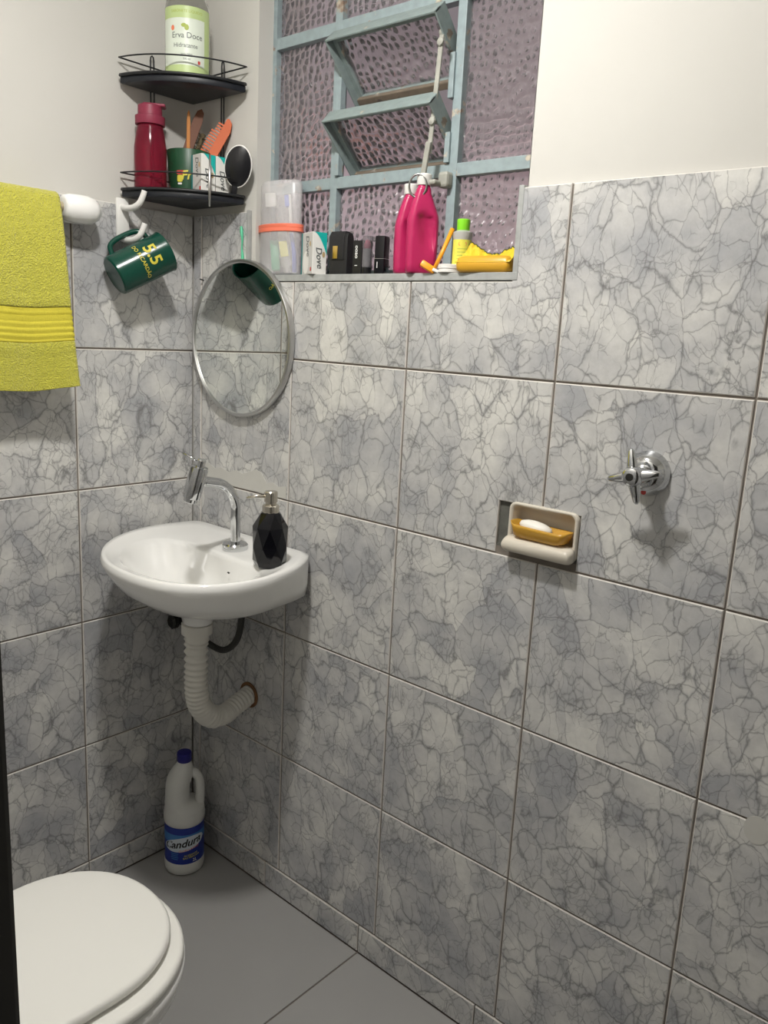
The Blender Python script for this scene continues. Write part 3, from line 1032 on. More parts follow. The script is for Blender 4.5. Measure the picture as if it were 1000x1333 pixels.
# ---- bleach bottle on the floor
bl = thing('bleach_bottle', 'white bleach bottle with blue cap and label on floor', 'bottle', (.098, -.098, .0005), (0, 0, rad(54)))
prof = [(.046, 0, 0, 0), (.052, .004, 0, 0), (.0535, .015, 0, 0), (.0535, .030, 0, 0), (.052, .034, 0, 0), (.052, .146, 0, 0), (.0545, .150, 0, 0), (.055, .165, 0, 0), (.053, .180, 0, 0),
        (.0505, .190, -.001, .2), (.040, .198, -.012, .75), (.033, .206, -.018, 1), (.032, .232, -.018, 1), (.032, .250, -.017, .9), (.033, .266, -.013, .6), (.032, .280, -.008, .3), (.026, .298, -.003, .1), (.018, .312, 0, 0), (.0155, .318, 0, 0), (.0155, .33, 0, 0)]
rings = []
for r, z, ox, k in prof:
    rings.append([(ox + r * cos(2 * pi * j / 40), (r + .013 * k) * sin(2 * pi * j / 40), z) for j in range(40)])
body = mesh('body', *g_loft(rings), 'bleach_white', bl, smooth=True)
mesh('handle', *g_tube(catmull([(.002, 0, .284), (.020, 0, .281), (.035, 0, .268), (.041, 0, .246), (.0415, 0, .215), (.040, 0, .180)], 6), .0125, 16), 'bleach_white', bl, smooth=True)
mesh('cap', *g_lathe([(.0185, .316), (.0195, .318), (.0195, .338), (.018, .341), (.010, .3415)], 30), 'bleach_cap', bl, ang=35)
lb = mesh('label', *cyl_patch(.0526, 0, 2 * pi, .036, .144, 64), 'bleach_blue', bl, smooth=True)
F = -pi / 2
mesh('label_band', *cyl_patch(.0529, F - 1.9, F + 1.9, .100, .124, 40), 'bleach_sky', lb, smooth=True)
g = ([(0, 0, 0)] + [(.048 * cos(a), .019 * sin(a) + .0 * cos(a), 0) for a in [2 * pi * i / 40 for i in range(40)]], [(0, i + 1, (i + 1) % 40 + 1) for i in range(40)])
# ellipse as strips so that it bends with the bottle
n = 24
vs, fs = [], []
for i in range(n + 1):
    x = -.060 + .120 * i / n
    hgt = .021 * math.sqrt(max(0, 1 - (x / .0602) ** 2))
    vs += [(x, -hgt + x * .16, 0), (x, hgt + x * .16, 0)]
for i in range(n):
    fs.append((2 * i, 2 * i + 2, 2 * i + 3, 2 * i + 1))
mesh('label_glow', *on_cyl((vs, fs), .0531, F, .096), 'bleach_glow', lb, smooth=True)


def slant(g, k):
    return mapg(g, lambda p: Vector((p.x, p.y + k * p.x, p.z)))


mesh('lettering', *on_cyl(slant(text2d('Candura', .0305, .024, .25), .16), .0533, F - .10, .097), 'black_ink', lb)
mesh('lettering', *on_cyl(slant(text2d('CLORO ATIVO', .0085, .01), .16), .0533, F + .25, .0795), 'orange_ink', lb)
mesh('lettering', *on_cyl(slant(text2d('ALVEJANTE', .0075, .01), .1), .0533, F + .35, .063), 'yellow_ink', lb)
mesh('lettering', *on_cyl(slant(text2d('BACTERICIDA', .0075, .01), .1), .0533, F + .38, .056), 'yellow_ink', lb)
mesh('lettering', *on_cyl(text2d('2L', .013, .01), .0533, F + .55, .045), 'white_ink', lb)
for k in range(4):
    mesh('small_print', *on_cyl(flat_rect(.022 - .003 * (k % 2), .0022, 6), .0533, F - .5, .068 - .0055 * k), 'bleach_sky', lb)

# ================================================================== RIGHT WALL FITTINGS
# ---- recessed soap dish
sd = thing('soap_dish', 'beige ceramic soap dish set into the wall tiles', 'soap dish', (1.0495, 0, 1.124))
DWd, DHt = .142, .092
gm = ([], [])
for q in ((-.0935, -.058, .007, .03, -.046, .047), (.073, .080, .003, .03, -.046, .047), (-.0935, .080, .004, .03, .040, .047), (-.0935, .080, .004, .03, -.046, -.040)):
    gm = add_geo(gm, g_boxr(*q))
mesh('mortar', *gm, 'dark_gap', sd)


def rr3(w, h, r, y, dx=0, dz=0):
    return [(x + dx, y, z + dz) for x, z in rrect(w, h, r, 6)]


cav = [rr3(DWd, DHt, .014, .008), rr3(DWd, DHt, .014, -.004), rr3(DWd - .003, DHt - .003, .013, -.006), rr3(DWd - .010, DHt - .008, .012, -.006), rr3(DWd - .016, DHt - .014, .011, -.002), rr3(DWd - .022, DHt - .020, .010, .020), rr3(DWd - .05, DHt - .05, .008, .025)]
body = mesh('body', *mapg(g_loft(cav, False, True), lambda p: Vector((p.x + .006, p.y, p.z))), 'old_cer', sd, smooth=True)
lip = [[(x + .006, y, z) for x, y, z in r] for r in (
    [(x, -.003, -.0305 + yy) for x, yy in rrect(DWd, .031, .010, 5)],
    [(x, -.014, -.0315 + yy) for x, yy in rrect(DWd + .002, .029, .010, 5)],
    [(x * .985, -.024, -.032 + yy) for x, yy in rrect(DWd, .024, .010, 5)],
    [(x * .96, -.029, -.032 + yy) for x, yy in rrect(DWd, .014, .0065, 5)])]
mesh('lip', *g_loft(lip), 'old_cer', sd, smooth=True)
# wall hole for the dish cavity is hidden by the body; yellow plastic tray and soap inside
ty = thing('soap_tray', 'amber yellow plastic tray inside the soap dish', 'tray', (1.056, -.006, 1.1088))


def tray_ring(w, d, z, y0=0.0, wob=0.0):
    return [(x, y0 + y, z + wob * sin(3 * x / w * pi + 1)) for x, y in rrect(w, d, min(w, d) * .32, 6)]


mesh('shell', *g_loft([tray_ring(.080, .026, 0), tray_ring(.104, .034, .004), tray_ring(.114, .040, .020, 0, .003), tray_ring(.118, .042, .027, 0, .004), tray_ring(.113, .038, .026, 0, .004), tray_ring(.100, .032, .008), tray_ring(.07, .02, .006)]), 'amber_dish', ty, smooth=True)
sp = tag(mesh('soap_bar', *g_lathe([(.020, -.010), (.031, -.006), (.034, 0), (.031, .006), (.020, .010), (.006, .012)], 36, sy=.46), 'soap', smooth=True), 'white oval soap bar in the amber tray', 'soap')
sp.location = (1.046, -.009, 1.131)
sp.rotation_euler = (0, rad(6), 0)

# ---- shower valve
va = thing('shower_valve', 'chrome shower valve with cross handle and round flange', 'valve', (1.240, 0, 1.260))
mesh('flange', *xform(g_lathe([(.037, -.0005), (.037, .003), (.034, .008), (.030, .016), (.024, .021), (.019, .023)], 48), ax), 'chrome', va, ang=30)
mesh('stem', *xform(g_lathe([(.016, .02), (.016, .034), (.013, .036), (.011, .06)], 28), ax), 'chrome', va, ang=30)
hub = mesh('handle', *xform(g_lathe([(.012, .050), (.0165, .054), (.0165, .066), (.014, .071), (.010, .073)], 28), ax), 'chrome', va, ang=30)
for k in range(4):
    a = rad(103 + 90 * k)
    dx, dz = cos(a), sin(a)
    rr = []
    for t, w, th in ((.006, .0115, .008), (.018, .0095, .0068), (.030, .0075, .0050), (.041, .0050, .0034), (.045, .002, .0015)):
        c = Vector((dx * t, -.060 + .05 * t, dz * t))
        s = Vector((-dz, 0, dx))
        q = Vector((0, 1, 0))
        rr.append([c + s * w * cos(b) + q * th * sin(b) for b in [2 * pi * i / 12 for i in range(12)]])
    mesh('spoke', *g_loft(rr), 'chrome', hub, smooth=True)
mesh('index_button', *xform(g_lathe([(.0062, .0725), (.0062, .0745), (.003, .0748)], 20), ax), 'dark_metal', hub, ang=30)
mesh('hot_mark', *xform(g_lathe([(.0045, .0148), (.0045, .0152)], 12), ax @ Matrix.Translation((.002, -.0295, .0025))), 'red_ink', va)

# ================================================================== LEFT WALL: towel, hooks, mug
tr = thing('towel_rail', 'white ceramic towel rail on the tiled wall', 'towel rail', (0, -.62, 1.690))
for s in (1, -1):
    yy = s * .29
    prof2 = [(.002, 0), (.020, .004), (.028, .018), (.030, .034), (.030, .052), (.028, .072), (.024, .082), (.018, .085)]
    Mx = Matrix.Translation((.047, yy + s * .045, 0)) @ Matrix.Rotation(s * pi / 2, 4, 'X')
    en = mesh('end_post', *xform(g_lathe(prof2, 30), Mx), 'white_cer', tr, smooth=True)
    mesh('foot', *g_box((.016, yy, -.002), (.032, .060, .052), .010), 'white_cer', en, ang=50)
mesh('bar', *g_tube([(.047, -.29, 0), (.047, .29, 0)], .010, 18), 'bronze', tr, smooth=True)
tl = thing('towel', 'yellow terry towel with ribbed band hanging over rail', 'towel', (0, 0, 0))
ty0, ty1 = -.845, -.385
# path in the x-z plane: back flap bottom -> over bar -> front flap bottom
pts = [(.020, 1.40), (.021, 1.50), (.023, 1.60), (.028, 1.675)] + [(.047 + .020 * cos(rad(a)), 1.692 + .022 * sin(rad(a))) for a in (165, 135, 105, 75, 45, 15)] + [(.072, 1.66), (.076, 1.60), (.079, 1.52), (.082, 1.44), (.084, 1.37), (.086, 1.310)]
pp = catmull([(x, 0, z) for x, z in pts], 18)
V_, F_, FB = [], [], []
ny = 110
total = len(pp)
for i, p in enumerate(pp):
    t_ = Vector(pp[min(i + 1, total - 1)]) - Vector(pp[max(i - 1, 0)])
    nrm = Vector((-t_.z, 0, t_.x)).normalized() * -1
    fl = max(0, (i - total * .62) / (total * .38))
    for k in range(ny + 1):
        y = ty0 + (ty1 - ty0) * k / ny
        w = .004 * sin(y * 23 + 1) * fl + .003 * sin(y * 51) * fl
        fz = noise.noise(Vector((y * 220, p.z * 220, i * .3))) * .0011
        e = max(0, (k / ny - .82) / .18)
        flare = e * e * .012 * fl ** 2
        zz_ = p.z - (.010 * fl * ((ny - k) / ny)) + .0025 * sin(y * 30) * fl + .004 * e * fl
        rib = 0
        if i > total * .5:
            q = (p.z - 1.412) / .066
            if 0 < q < 1:
                rib = .0024 * sin(q * 2 * pi * 5.5)
            elif 1.484 < p.z < 1.506 or 1.384 < p.z < 1.400:
                rib = -.0016 + .0012 * (k % 2)
        yy = y + flare * .9 + (.008 * fl * k / ny)
        V_.append(Vector((p.x, yy, zz_)) + nrm * (w + fz + rib) + Vector((flare * .3, 0, 0)))
for i in range(total - 1):
    for k in range(ny):
        q = (i * (ny + 1) + k, i * (ny + 1) + k + 1, (i + 1) * (ny + 1) + k + 1, (i + 1) * (ny + 1) + k)
        band = i > total * .5 and 1.410 < pp[i].z < 1.480
        (FB if band else F_).append(q)


def sub(V, F):
    use = sorted({i for f in F for i in f})
    mp = {a: b for b, a in enumerate(use)}
    return [V[i] for i in use], [tuple(mp[i] for i in f) for f in F]


for nm, fs, m in (('terry', F_, 'towel'), ('ribbed_band', FB, 'towel_band')):
    o = mesh(nm, *sub(V_, fs), m, tl, smooth=True)
    md = o.modifiers.new('thickness', 'SOLIDIFY')
    md.thickness = .007
    md.offset = 0
# ---- hook rack
hk = thing('wall_hooks', 'white plastic double wall hook beside the towel rail', 'hook', (0, -.200, 1.69))
mesh('backplate', *g_boxr(0, .007, -.016, .016, -.045, .045, .003), 'white_pl', hk, ang=40)
for z in (.022, -.048):
    mesh('prong', *g_tube(catmull([(.004, 0, z + .004), (.026, 0, z), (.050, .002, z + .001), (.066, .006, z + .010), (.074, .010, z + .026), (.077, .012, z + .036)], 6), lambda i, t: .0075 - .0012 * t, 14), 'white_pl', hk, smooth=True)
# ---- mug
v = Vector((.197, .856, .478)).normalized()
hdir = (R_ * -.59 + U_ * .8)
hdir = (hdir - v * hdir.dot(v)).normalized()
my = v.cross(hdir)
Mm = Matrix((hdir, my, v)).transposed().to_4x4()
Mm.translation = Vector((.0505, -.252, 1.557))
mg = thing('mug', 'dark green plastic mug with yellow print hanging on hook', 'mug', (0, 0, 0))
mg.matrix_world = Mm
mesh('body', *g_lathe([(.040, 0), (.0435, .003), (.0445, .010), (.0455, .133), (.0470, .136), (.0445, .1365), (.0425, .130), (.0415, .006), (.02, .005)], 56), 'green_mug', mg, ang=40)
mesh('handle', *g_tube(catmull([(.040, 0, .118), (.056, 0, .119), (.071, 0, .110), (.076, 0, .090), (.075, 0, .055), (.066, 0, .034), (.042, 0, .026)], 6), .0062, 12), 'green_mug', mg, smooth=True)
TA = rad(105)
mesh('lettering', *on_cyl(text2d('5.5', .040, .022), .0462, TA, .090), 'yellow_ink', mg)
mesh('lettering', *on_cyl(text2d('DO RICARDÃO', .0125, .008), .0462, TA + .1, .063), 'yellow_ink', mg)

# ================================================================== CORNER SHELF
ca = thing('corner_shelf', 'black wire corner shelf with two curved trays', 'shelf', (0, 0, 0))


def arc_front(r, k=.86, n=20, ins=0.0):
    """front edge from the left wall to the right wall, quarter arc flattened by k"""
    out = []
    for i in range(n + 1):
        a = pi / 2 * i / n
        c = Vector((r * sin(a), -r * cos(a)))
        ch = Vector((r * i / n, -r * (1 - i / n)))
        p = ch.lerp(c, k)
        out.append((p.x, p.y))
    return out


ARM = .200
for z in (1.977, 1.737):
    poly = [(.004, -.004)] + [(max(x, .004), min(y, -.004)) for x, y in arc_front(ARM)]
    tray = mesh('tray', *g_prism(poly, z, z + .016, .003, 2), 'black_tray', ca, ang=40)
    lipp = [(max(x, .006), min(y, -.006), z + .017) for x, y in arc_front(ARM + .003)]
    mesh('rim', *g_tube([(.006, -.006, z + .017)] + lipp, .0035, 8, True), 'black_wire', tray, smooth=True)
    gz = z + .053
    gd = [(max(x, .005), min(y, -.005), gz) for x, y in arc_front(ARM + .004)]
    mesh('guard_wire', *g_tube([(.005, -.005, gz)] + gd, .0017, 8, True), 'black_wire', ca, smooth=True)
for px, py, tx, tyy in ((.0045, -.118, 0, 1), (.118, -.0045, 1, 0)):
    h = .0045
    pts = [(px - tx * h, py - tyy * h, 1.745), (px - tx * h, py - tyy * h, 2.045), (px - tx * h * .7, py - tyy * h * .7, 2.052), (px, py, 2.055), (px + tx * h * .7, py + tyy * h * .7, 2.052), (px + tx * h, py + tyy * h, 2.045), (px + tx * h, py + tyy * h, 1.745)]
    mesh('upright', *g_tube(pts, .0018, 8), 'black_wire', ca, smooth=True)

# ---- items on the shelf
Z1, Z2 = 1.9935, 1.7535
lt = thing('lotion_bottle', 'clear bottle with pale green label on the upper shelf', 'bottle', (.093, -.084, Z1), (0, 0, rad(52)))
mesh('body', *g_lathe([(.040, 0), (.047, .003), (.049, .010), (.049, .145), (.046, .160), (.034, .176), (.020, .186), (.018, .190), (.018, .205)], 48), 'clear', lt, smooth=True)
mesh('cap', *g_lathe([(.021, .195), (.022, .197), (.022, .225), (.018, .228), (.012, .229)], 30), 'white_pl', lt, ang=35)
lb = mesh('label', *cyl_patch(.0497, F - 1.25, F + 1.25, .008, .142, 40), 'label_pale', lt, smooth=True)
mesh('label_band', *cyl_patch(.0499, F - 1.25, F + 1.25, .118, .142, 40), 'label_green', lb, smooth=True)
mesh('label_band', *cyl_patch(.0499, F - 1.25, F + 1.25, .008, .024, 40), 'label_green', lb, smooth=True)
mesh('label_side', *cyl_patch(.0499, F + .85, F + 1.25, .024, .118, 12), 'label_green', lb, smooth=True)
for body, sz, a, z, m in (('SABONETE LÍQUIDO', .0078, 0, .131, 'leaf_ink'), ('Erva Doce', .0165, .02, .083, 'grey_ink'), ('Hidratante', .0125, -.05, .063, 'grey_ink'), ('para mãos', .006, 0, .046, 'grey_ink'), ('500 ml', .006, 0, .036, 'grey_ink')):
    mesh('lettering', *on_cyl(text2d(body, sz), .0501, F + a, z), m, lb)
for (x, y, rx, ry, m) in ((-.006, .103, .006, .004, 'leaf_ink'), (.0, .099, .005, .006, 'leaf_ink'), (-.032, .098, .004, .0055, 'orange_ink')):
    e = ell(0, 0, rx, ry, 16)
    mesh('emblem', *on_cyl(([(a + x, b, 0) for a, b in e], [tuple(range(16))]), .0501, F, y), m, lb)
mesh('emblem', *on_cyl(([(a + .028, b, 0) for a, b in rrect(.006, .007, .001, 1)], [tuple(range(8))]), .0501, F, .032), 'red_ink', lb)

rb = thing('water_bottle', 'dark red water bottle on the lower shelf', 'bottle', (.043, -.150, Z2), (0, 0, rad(50)))
mesh('body', *g_lathe([(.033, 0), (.036, .003), (.0365, .010), (.0355, .045), (.0365, .075), (.036, .095), (.032, .122), (.029, .137), (.028, .145)], 44), 'marsala', rb, smooth=True)
cp = mesh('cap', *g_lathe([(.0325, .142), (.033, .143), (.033, .160), (.031, .161), (.027, .162), (.0265, .182), (.024, .184), (.012, .1845)], 40), 'marsala_cap', rb, ang=35)
mesh('flip_spout', *g_box((.010, 0, .1845), (.050, .030, .007), .003), 'marsala_cap', cp, ang=40)

cu = thing('green_cup', 'dark green cup holding combs on the lower shelf', 'cup', (.068, -.062, Z2), (0, 0, rad(54)))
mesh('body', *g_lathe([(.041, 0), (.0435, .002), (.0445, .02), (.051, .098), (.0505, .099), (.049, .098), (.0425, .004), (.02, .003)], 44), 'green_cup', cu, ang=40)
mesh('lettering', *mapg(on_cyl(slant(text2d('Frio', .028, .02, .2), .12), .0482, F + .10, .042), lambda p: p), 'yellow_ink', cu)
mesh('emblem', *on_cyl(([(a - .022, b, 0) for a, b in rrect(.013, .015, .003, 3)], [tuple(range(16))]), .0470, F + .02, .034), 'yellow_ink', cu)
mesh('emblem', *on_cyl(([(a - .019, b, 0) for a, b in rrect(.024, .009, .004, 3)], [tuple(range(16))]), .0480, F + .02, .047), 'red_ink', cu)
mesh('emblem', *on_cyl(([(a - .022, b, 0) for a, b in rrect(.010, .004, .001, 3)], [tuple(range(16))]), .0460, F + .02, .023), 'white_ink', cu)


def comb(name, label, base, tipdir, L_, w, m, teeth=0, th=.003, side=None, group=None):
    """flat comb: local x across, local y along"""
    t = thing(name, label, 'comb')
    t.matrix_world = frame_m(base, side, tipdir) if side else frame_m(base, (1, 0, 0), tipdir)
    poly = [(-w / 2, 0), (w / 2, 0), (w / 2, L_ * .86), (w * .36, L_ * .96), (0, L_), (-w * .36, L_ * .96), (-w / 2, L_ * .86)]
    if teeth:
        poly = [(0, 0), (w / 2, 0), (w / 2, L_ * .86), (w * .36, L_ * .96), (w * .1, L_), (0, L_ * .98)]
    mesh('spine', *xform(g_prism(poly, -th / 2, th / 2, .0006), Matrix()), m, t)
    for k in range(teeth):
        y = L_ * (.06 + .86 * k / teeth)
        ln = w * .5 * (.9 if k < teeth * .85 else .6)
        mesh('tooth', *g_boxr(-ln, .0005, y, y + L_ * .86 / teeth * .55, -th / 2, th / 2), m, t)
    return t


cb = Vector((.070, -.063, Z2 + .006))
comb('flat_comb', 'dark brown comb leaning in the green cup', cb + Vector((-.014, -.036, 0)), R_ * .26 + U_ * .96 - D_ * .05, .205, .022, 'comb_brown', side=tuple(R_ * .94 - U_ * .33 + D_ * .3))
comb('tail_comb', 'thin amber comb beside the dark brown comb', cb + Vector((.010, -.012, 0)), R_ * .20 + U_ * .97, .190, .008, 'comb_amber', side=tuple(R_ * .9 + D_ * .4))
comb('orange_comb', 'wide orange toothed comb leaning out of the green cup', cb + Vector((.006, -.006, .012)), R_ * .46 + U_ * .85 - D_ * .1, .185, .044, 'comb_orange', teeth=22, side=tuple(R_ * .85 - U_ * .52))
br = thing('round_brush', 'small bristle brush between the combs in the cup', 'brush')
br.matrix_world = frame_y(cb + Vector((-.012, -.016, 0)), R_ * .36 + U_ * .93)
mesh('handle', *g_tube([(0, 0, 0), (0, .09, 0)], .005, 10), 'comb_brown', br, smooth=True)
gb = ([], [])
random.seed(3)
for k in range(110):
    a = random.uniform(0, 2 * pi)
    y = random.uniform(.085, .148)
    q = Vector((cos(a), random.uniform(-.1, .3), sin(a)))
    gb = add_geo(gb, g_tube([(0, y, 0), Vector((0, y, 0)) + q * random.uniform(.010, .013)], .0007, 4))
tag(mesh('bristles', *gb, 'bristle', br), kind='stuff')
mesh('core', *g_tube([(0, .085, 0), (0, .150, 0)], .0055, 10), 'bristle', br, smooth=True)


def soap_box(name, label, loc, rz, w, d, h, group, big=False):
    """upright carton: wide grey face, white front with teal corner"""
    t = thing(name, label, 'box', loc, (0, 0, rz), group)
    mesh('carton', *g_boxr(-w / 2, w / 2, -d / 2, d / 2, 0, h, .0008), 'carton', t)
    A = frame_m((0, -d / 2 - .0004, h / 2), (1, 0, 0), (0, 0, 1))          # front face
    n_ = 14
    c0 = (w / 2, h / 2)
    poly = [c0] + [(w / 2 - w * .92 * (1 - i / n_), h / 2 - .52 * h * (i / n_) ** 1.7) for i in range(n_ + 1)]
    mesh('teal_corner', *xform(([(x, y, 0) for x, y in poly], [tuple(range(len(poly)))]), A), 'teal', t)
    mesh('lettering', *xform(text2d('Dove', h * .23, .012, .2), A @ Matrix.Translation((-.001, -h * .10, .0003)) @ Matrix.Rotation(rad(-84), 4, 'Z')), 'grey_ink', t)
    mesh('emblem', *xform(([(x, y, 0) for x, y in ell(0, 0, .0035, .006, 14)], [tuple(range(14))]), A @ Matrix.Translation((w * .28, -h * .02, .0003))), 'gold_ink', t)
    B = frame_m((-w / 2 - .0004, 0, h / 2), (0, -1, 0), (0, 0, 1))         # left face
    mesh('side_panel', *xform(flat_rect(d - .002, h - .002), B), 'carton_side', t)
    mesh('lettering', *xform(text2d('Dove', h * .23, .012, .2), B @ Matrix.Translation((d * .08, h * .18, .0003)) @ Matrix.Rotation(rad(-84), 4, 'Z')), 'grey_ink', t)
    mesh('emblem', *xform(([(x, y, 0) for x, y in ell(0, 0, .0035, .006, 14)], [tuple(range(14))]), B @ Matrix.Translation((d * .30, h * .22, .0003))), 'gold_ink', t)
    mesh('emblem', *xform(flat_rect(.006, .008), B @ Matrix.Translation((d * .38, -h * .38, .0003))), 'red_ink', t)
    mesh('teal_stripe', *xform(flat_rect(.006, h - .001), B @ Matrix.Translation((-d / 2 + .004, 0, .0004))), 'teal_dark', t)
    if big:
        mesh('soap_picture', *xform(([(x, y, 0) for x, y in ell(0, 0, d * .26, h * .27, 24)], [tuple(range(24))]), B @ Matrix.Translation((-d * .06, -h * .22, .0003))), 'carton', t)
    return t


soap_box('soap_carton', 'white soap carton with teal corner beside the green cup', (.139, -.0735, Z2), rad(84), .036, .044, .084, 'cartons on the shelf')
soap_box('soap_carton', 'white soap carton with teal corner behind the tweezers', (.143, -.0355, Z2), rad(84), .036, .044, .084, 'cartons on the shelf')
hb = thing('hand_mirror', 'black oval paddle with pale rim leaning by the wall', 'hand mirror')
hb.matrix_world = frame_m((.194, -.030, 1.758), (R_ * .95 - U_ * .3), (.44, 0, .9))
e = [(x, y + .060, 0) for x, y in ell(0, 0, .030, .044, 36)]
mesh('face', *g_prism([(x, y) for x, y, _ in e], -.003, .003, .001), 'black_pl', hb, ang=50)
mesh('rim', *g_tube([(x, y, 0) for x, y, _ in e], .0022, 8, True), 'white_pl', hb, smooth=True)
mesh('handle', *g_box((0, .008, 0), (.014, .040, .006), .002), 'black_pl', hb, ang=40)
tw = tag(mesh('tweezers', *g_tube([(.1845, -.0905, 1.722), (.1850, -.0905, 1.770), (.1850, -.0900, 1.832)], lambda i, t: .0022 + .0012 * sin(pi * t), 8), 'satin', smooth=True), 'silver tweezers clipped on the lower shelf wire', 'tweezers')

# ================================================================== WINDOW SILL ITEMS
ZS = WZ0 + .0005
jr = thing('toothbrush_jar', 'frosted plastic jar with coral band on the sill', 'jar', (.2955, .0265, ZS))
mesh('body', *g_lathe([(.046, 0), (.0495, .003), (.050, .100), (.0485, .100), (.048, .004), (.02, .003)], 48, sx=1.30, sy=.60), 'frost', jr, ang=40)
mesh('lid', *g_lathe([(.0485, .108), (.0485, .196), (.044, .204), (.02, .206), (.018, .2045), (.043, .2025), (.047, .195), (.047, .108)], 48, sx=1.30, sy=.60), 'frost', jr, ang=40)
mesh('band', *g_lathe([(.0505, .094), (.053, .095), (.053, .1015), (.0522, .1025), (.053, .1035), (.053, .110), (.0505, .111)], 48, False, False, sx=1.30, sy=.60), 'coral', jr, ang=30)


def toothbrush(label, base, d, L_, m1, m2):
    t = thing('toothbrush', label, 'toothbrush', (0, 0, 0), group='toothbrushes in the jar')
    t.matrix_world = frame_y(base, d)
    mesh('handle', *g_tube([(0, 0, 0), (.002, L_ * .25, 0), (-.001, L_ * .5, 0)], lambda i, t: .0055 - .001 * t, 10), m1, t, smooth=True)
    mesh('neck', *g_tube([(-.001, L_ * .5, 0), (0, L_ * .75, 0), (.001, L_, 0)], lambda i, t: .0042 - .001 * t, 10), 'white_pl', t, smooth=True)
    mesh('head', *g_box((-.006, L_ * .92, 0), (.010, L_ * .15, .009), .002), m2, t, ang=40)


toothbrush('blue and white toothbrush standing in the frosted jar', (.346, .026, ZS + .008), R_ * -.07 + U_, .176, 'tb_blue', 'tb_blue')
t = thing('electric_brush', 'green and grey brush standing in the frosted jar', 'toothbrush')
t.matrix_world = frame_y((.288, .022, ZS + .008), R_ * -.06 + U_)
mesh('handle', *g_box((0, .038, 0), (.020, .072, .014), .004), 'tb_green', t, ang=40)
mesh('neck', *g_tube([(0, .07, 0), (0, .15, 0)], .007, 12), 'grey_pl', t, smooth=True)
mesh('head', *g_box((-.002, .165, 0), (.026, .034, .016), .004), 'white_pl', t, ang=40)
t = thing('toothpaste_tube', 'pale toothpaste tube standing in the frosted jar', 'tube')
t.matrix_world = frame_y((.326, .022, ZS + .008), R_ * -.14 + U_ * 1.0)
mesh('tube', *g_loft([[(x, z, y) for x, y in ell(0, 0, a, b, 20)] for a, b, z in ((.008, .008, .0), (.008, .008, .012), (.012, .010, .016), (.011, .008, .06), (.011, .001, .10))]), 'milky', t, smooth=True)
mesh('stripe', *g_box((0, .05, .0095), (.018, .035, .001)), 'yellow_label', t)

soap_box('soap_carton', 'white soap carton with grey side next to the black case', (.418, .016, ZS), rad(72), .034, .056, .088, 'cartons on the sill', big=True)

bc = thing('glasses_case', 'black leather case with gold clasp on the sill', 'case', (.499, .020, ZS), (0, 0, rad(4)))
pro = [(-.012, 0), (.012, 0), (.012, .074), (.010, .081), (.005, .0855), (-.005, .0855), (-.010, .081), (-.012, .074)]
mesh('body', *xform(g_prism(pro, -.024, .024, .0015), Matrix(((0, 0, 1, 0), (1, 0, 0, 0), (0, 1, 0, 0), (0, 0, 0, 1)))), 'leather', bc, ang=40)
mesh('flap', *xform(g_prism([(-.0135, .030), (-.012, .030), (-.012, .076), (-.005, .0865), (.005, .0865), (.012, .078), (.0135, .079), (.006, .0885), (-.006, .0885), (-.0135, .077)], -.025, .016, .0005), Matrix(((0, 0, 1, 0), (1, 0, 0, 0), (0, 1, 0, 0), (0, 0, 0, 1)))), 'leather', bc, ang=40)
mesh('clasp', *g_box((-.006, -.0145, .045), (.013, .0022, .026), .0008), 'gold', bc, ang=40)

ls = thing('lipstick_box', 'slim black cosmetic box with pale lettering on sill', 'box', (.558, .016, ZS), (0, 0, rad(6)))
mesh('carton', *g_boxr(-.0115, .0115, -.0115, .0115, 0, .067, .0008), 'black_pl', ls)
A = frame_m((0, -.0119, .034), (1, 0, 0), (0, 0, 1))
mesh('lettering', *xform(text2d('ooao', .0125, .012), A @ Matrix.Translation((-.001, .010, 0)) @ Matrix.Rotation(rad(-90), 4, 'Z')), 'white_ink', ls)
mesh('lettering', *xform(flat_rect(.007, .0014), A @ Matrix.Translation((-.002, -.017, 0))), 'white_ink', ls)
lk = thing('lipstick', 'clear capped pink lipstick beside the slim black box', 'lipstick', (.581, .012, ZS), (0, 0, rad(30)))
mesh('base', *g_lathe([(.010, 0), (.0105, .001), (.0105, .013), (.009, .0135)], 24), 'black_pl', lk, ang=30)
mesh('tube', *g_lathe([(.008, .013), (.008, .050), (.007, .0505)], 24), 'grey_pl', lk, ang=30)
mesh('stick', *g_lathe([(.006, .049), (.006, .060), (.004, .066), (.001, .068)], 20), 'lip_pink', lk, smooth=True)
mesh('cap', *g_lathe([(.0104, .014), (.0104, .074), (.0098, .0755), (.002, .0757)], 24, False, True), 'smoke', lk, ang=40)
lk = thing('lipstick', 'plain black lipstick tube left of the pink bottles', 'lipstick', (.620, .014, ZS), (0, 0, rad(14)))
sq = [[(x, y, z) for x, y in rrect(w, w, .003, 4)] for w, z in ((.023, 0), (.024, .001), (.024, .0285), (.0225, .029), (.0225, .030), (.0235, .0305), (.0235, .071), (.0225, .0735), (.018, .074))]
mesh('body', *g_loft(sq), 'black_gloss', lk, ang=30)
mesh('seam_ring', *g_loft([[(x, y, z) for x, y in rrect(.0238, .0238, .003, 4)] for z in (.0292, .0298)]), 'satin', lk)
mesh('emblem', *xform(flat_rect(.0016, .012), frame_m((-.004, -.0123, .017), (1, 0, 0), (0, 0, 1))), 'white_ink', lk)


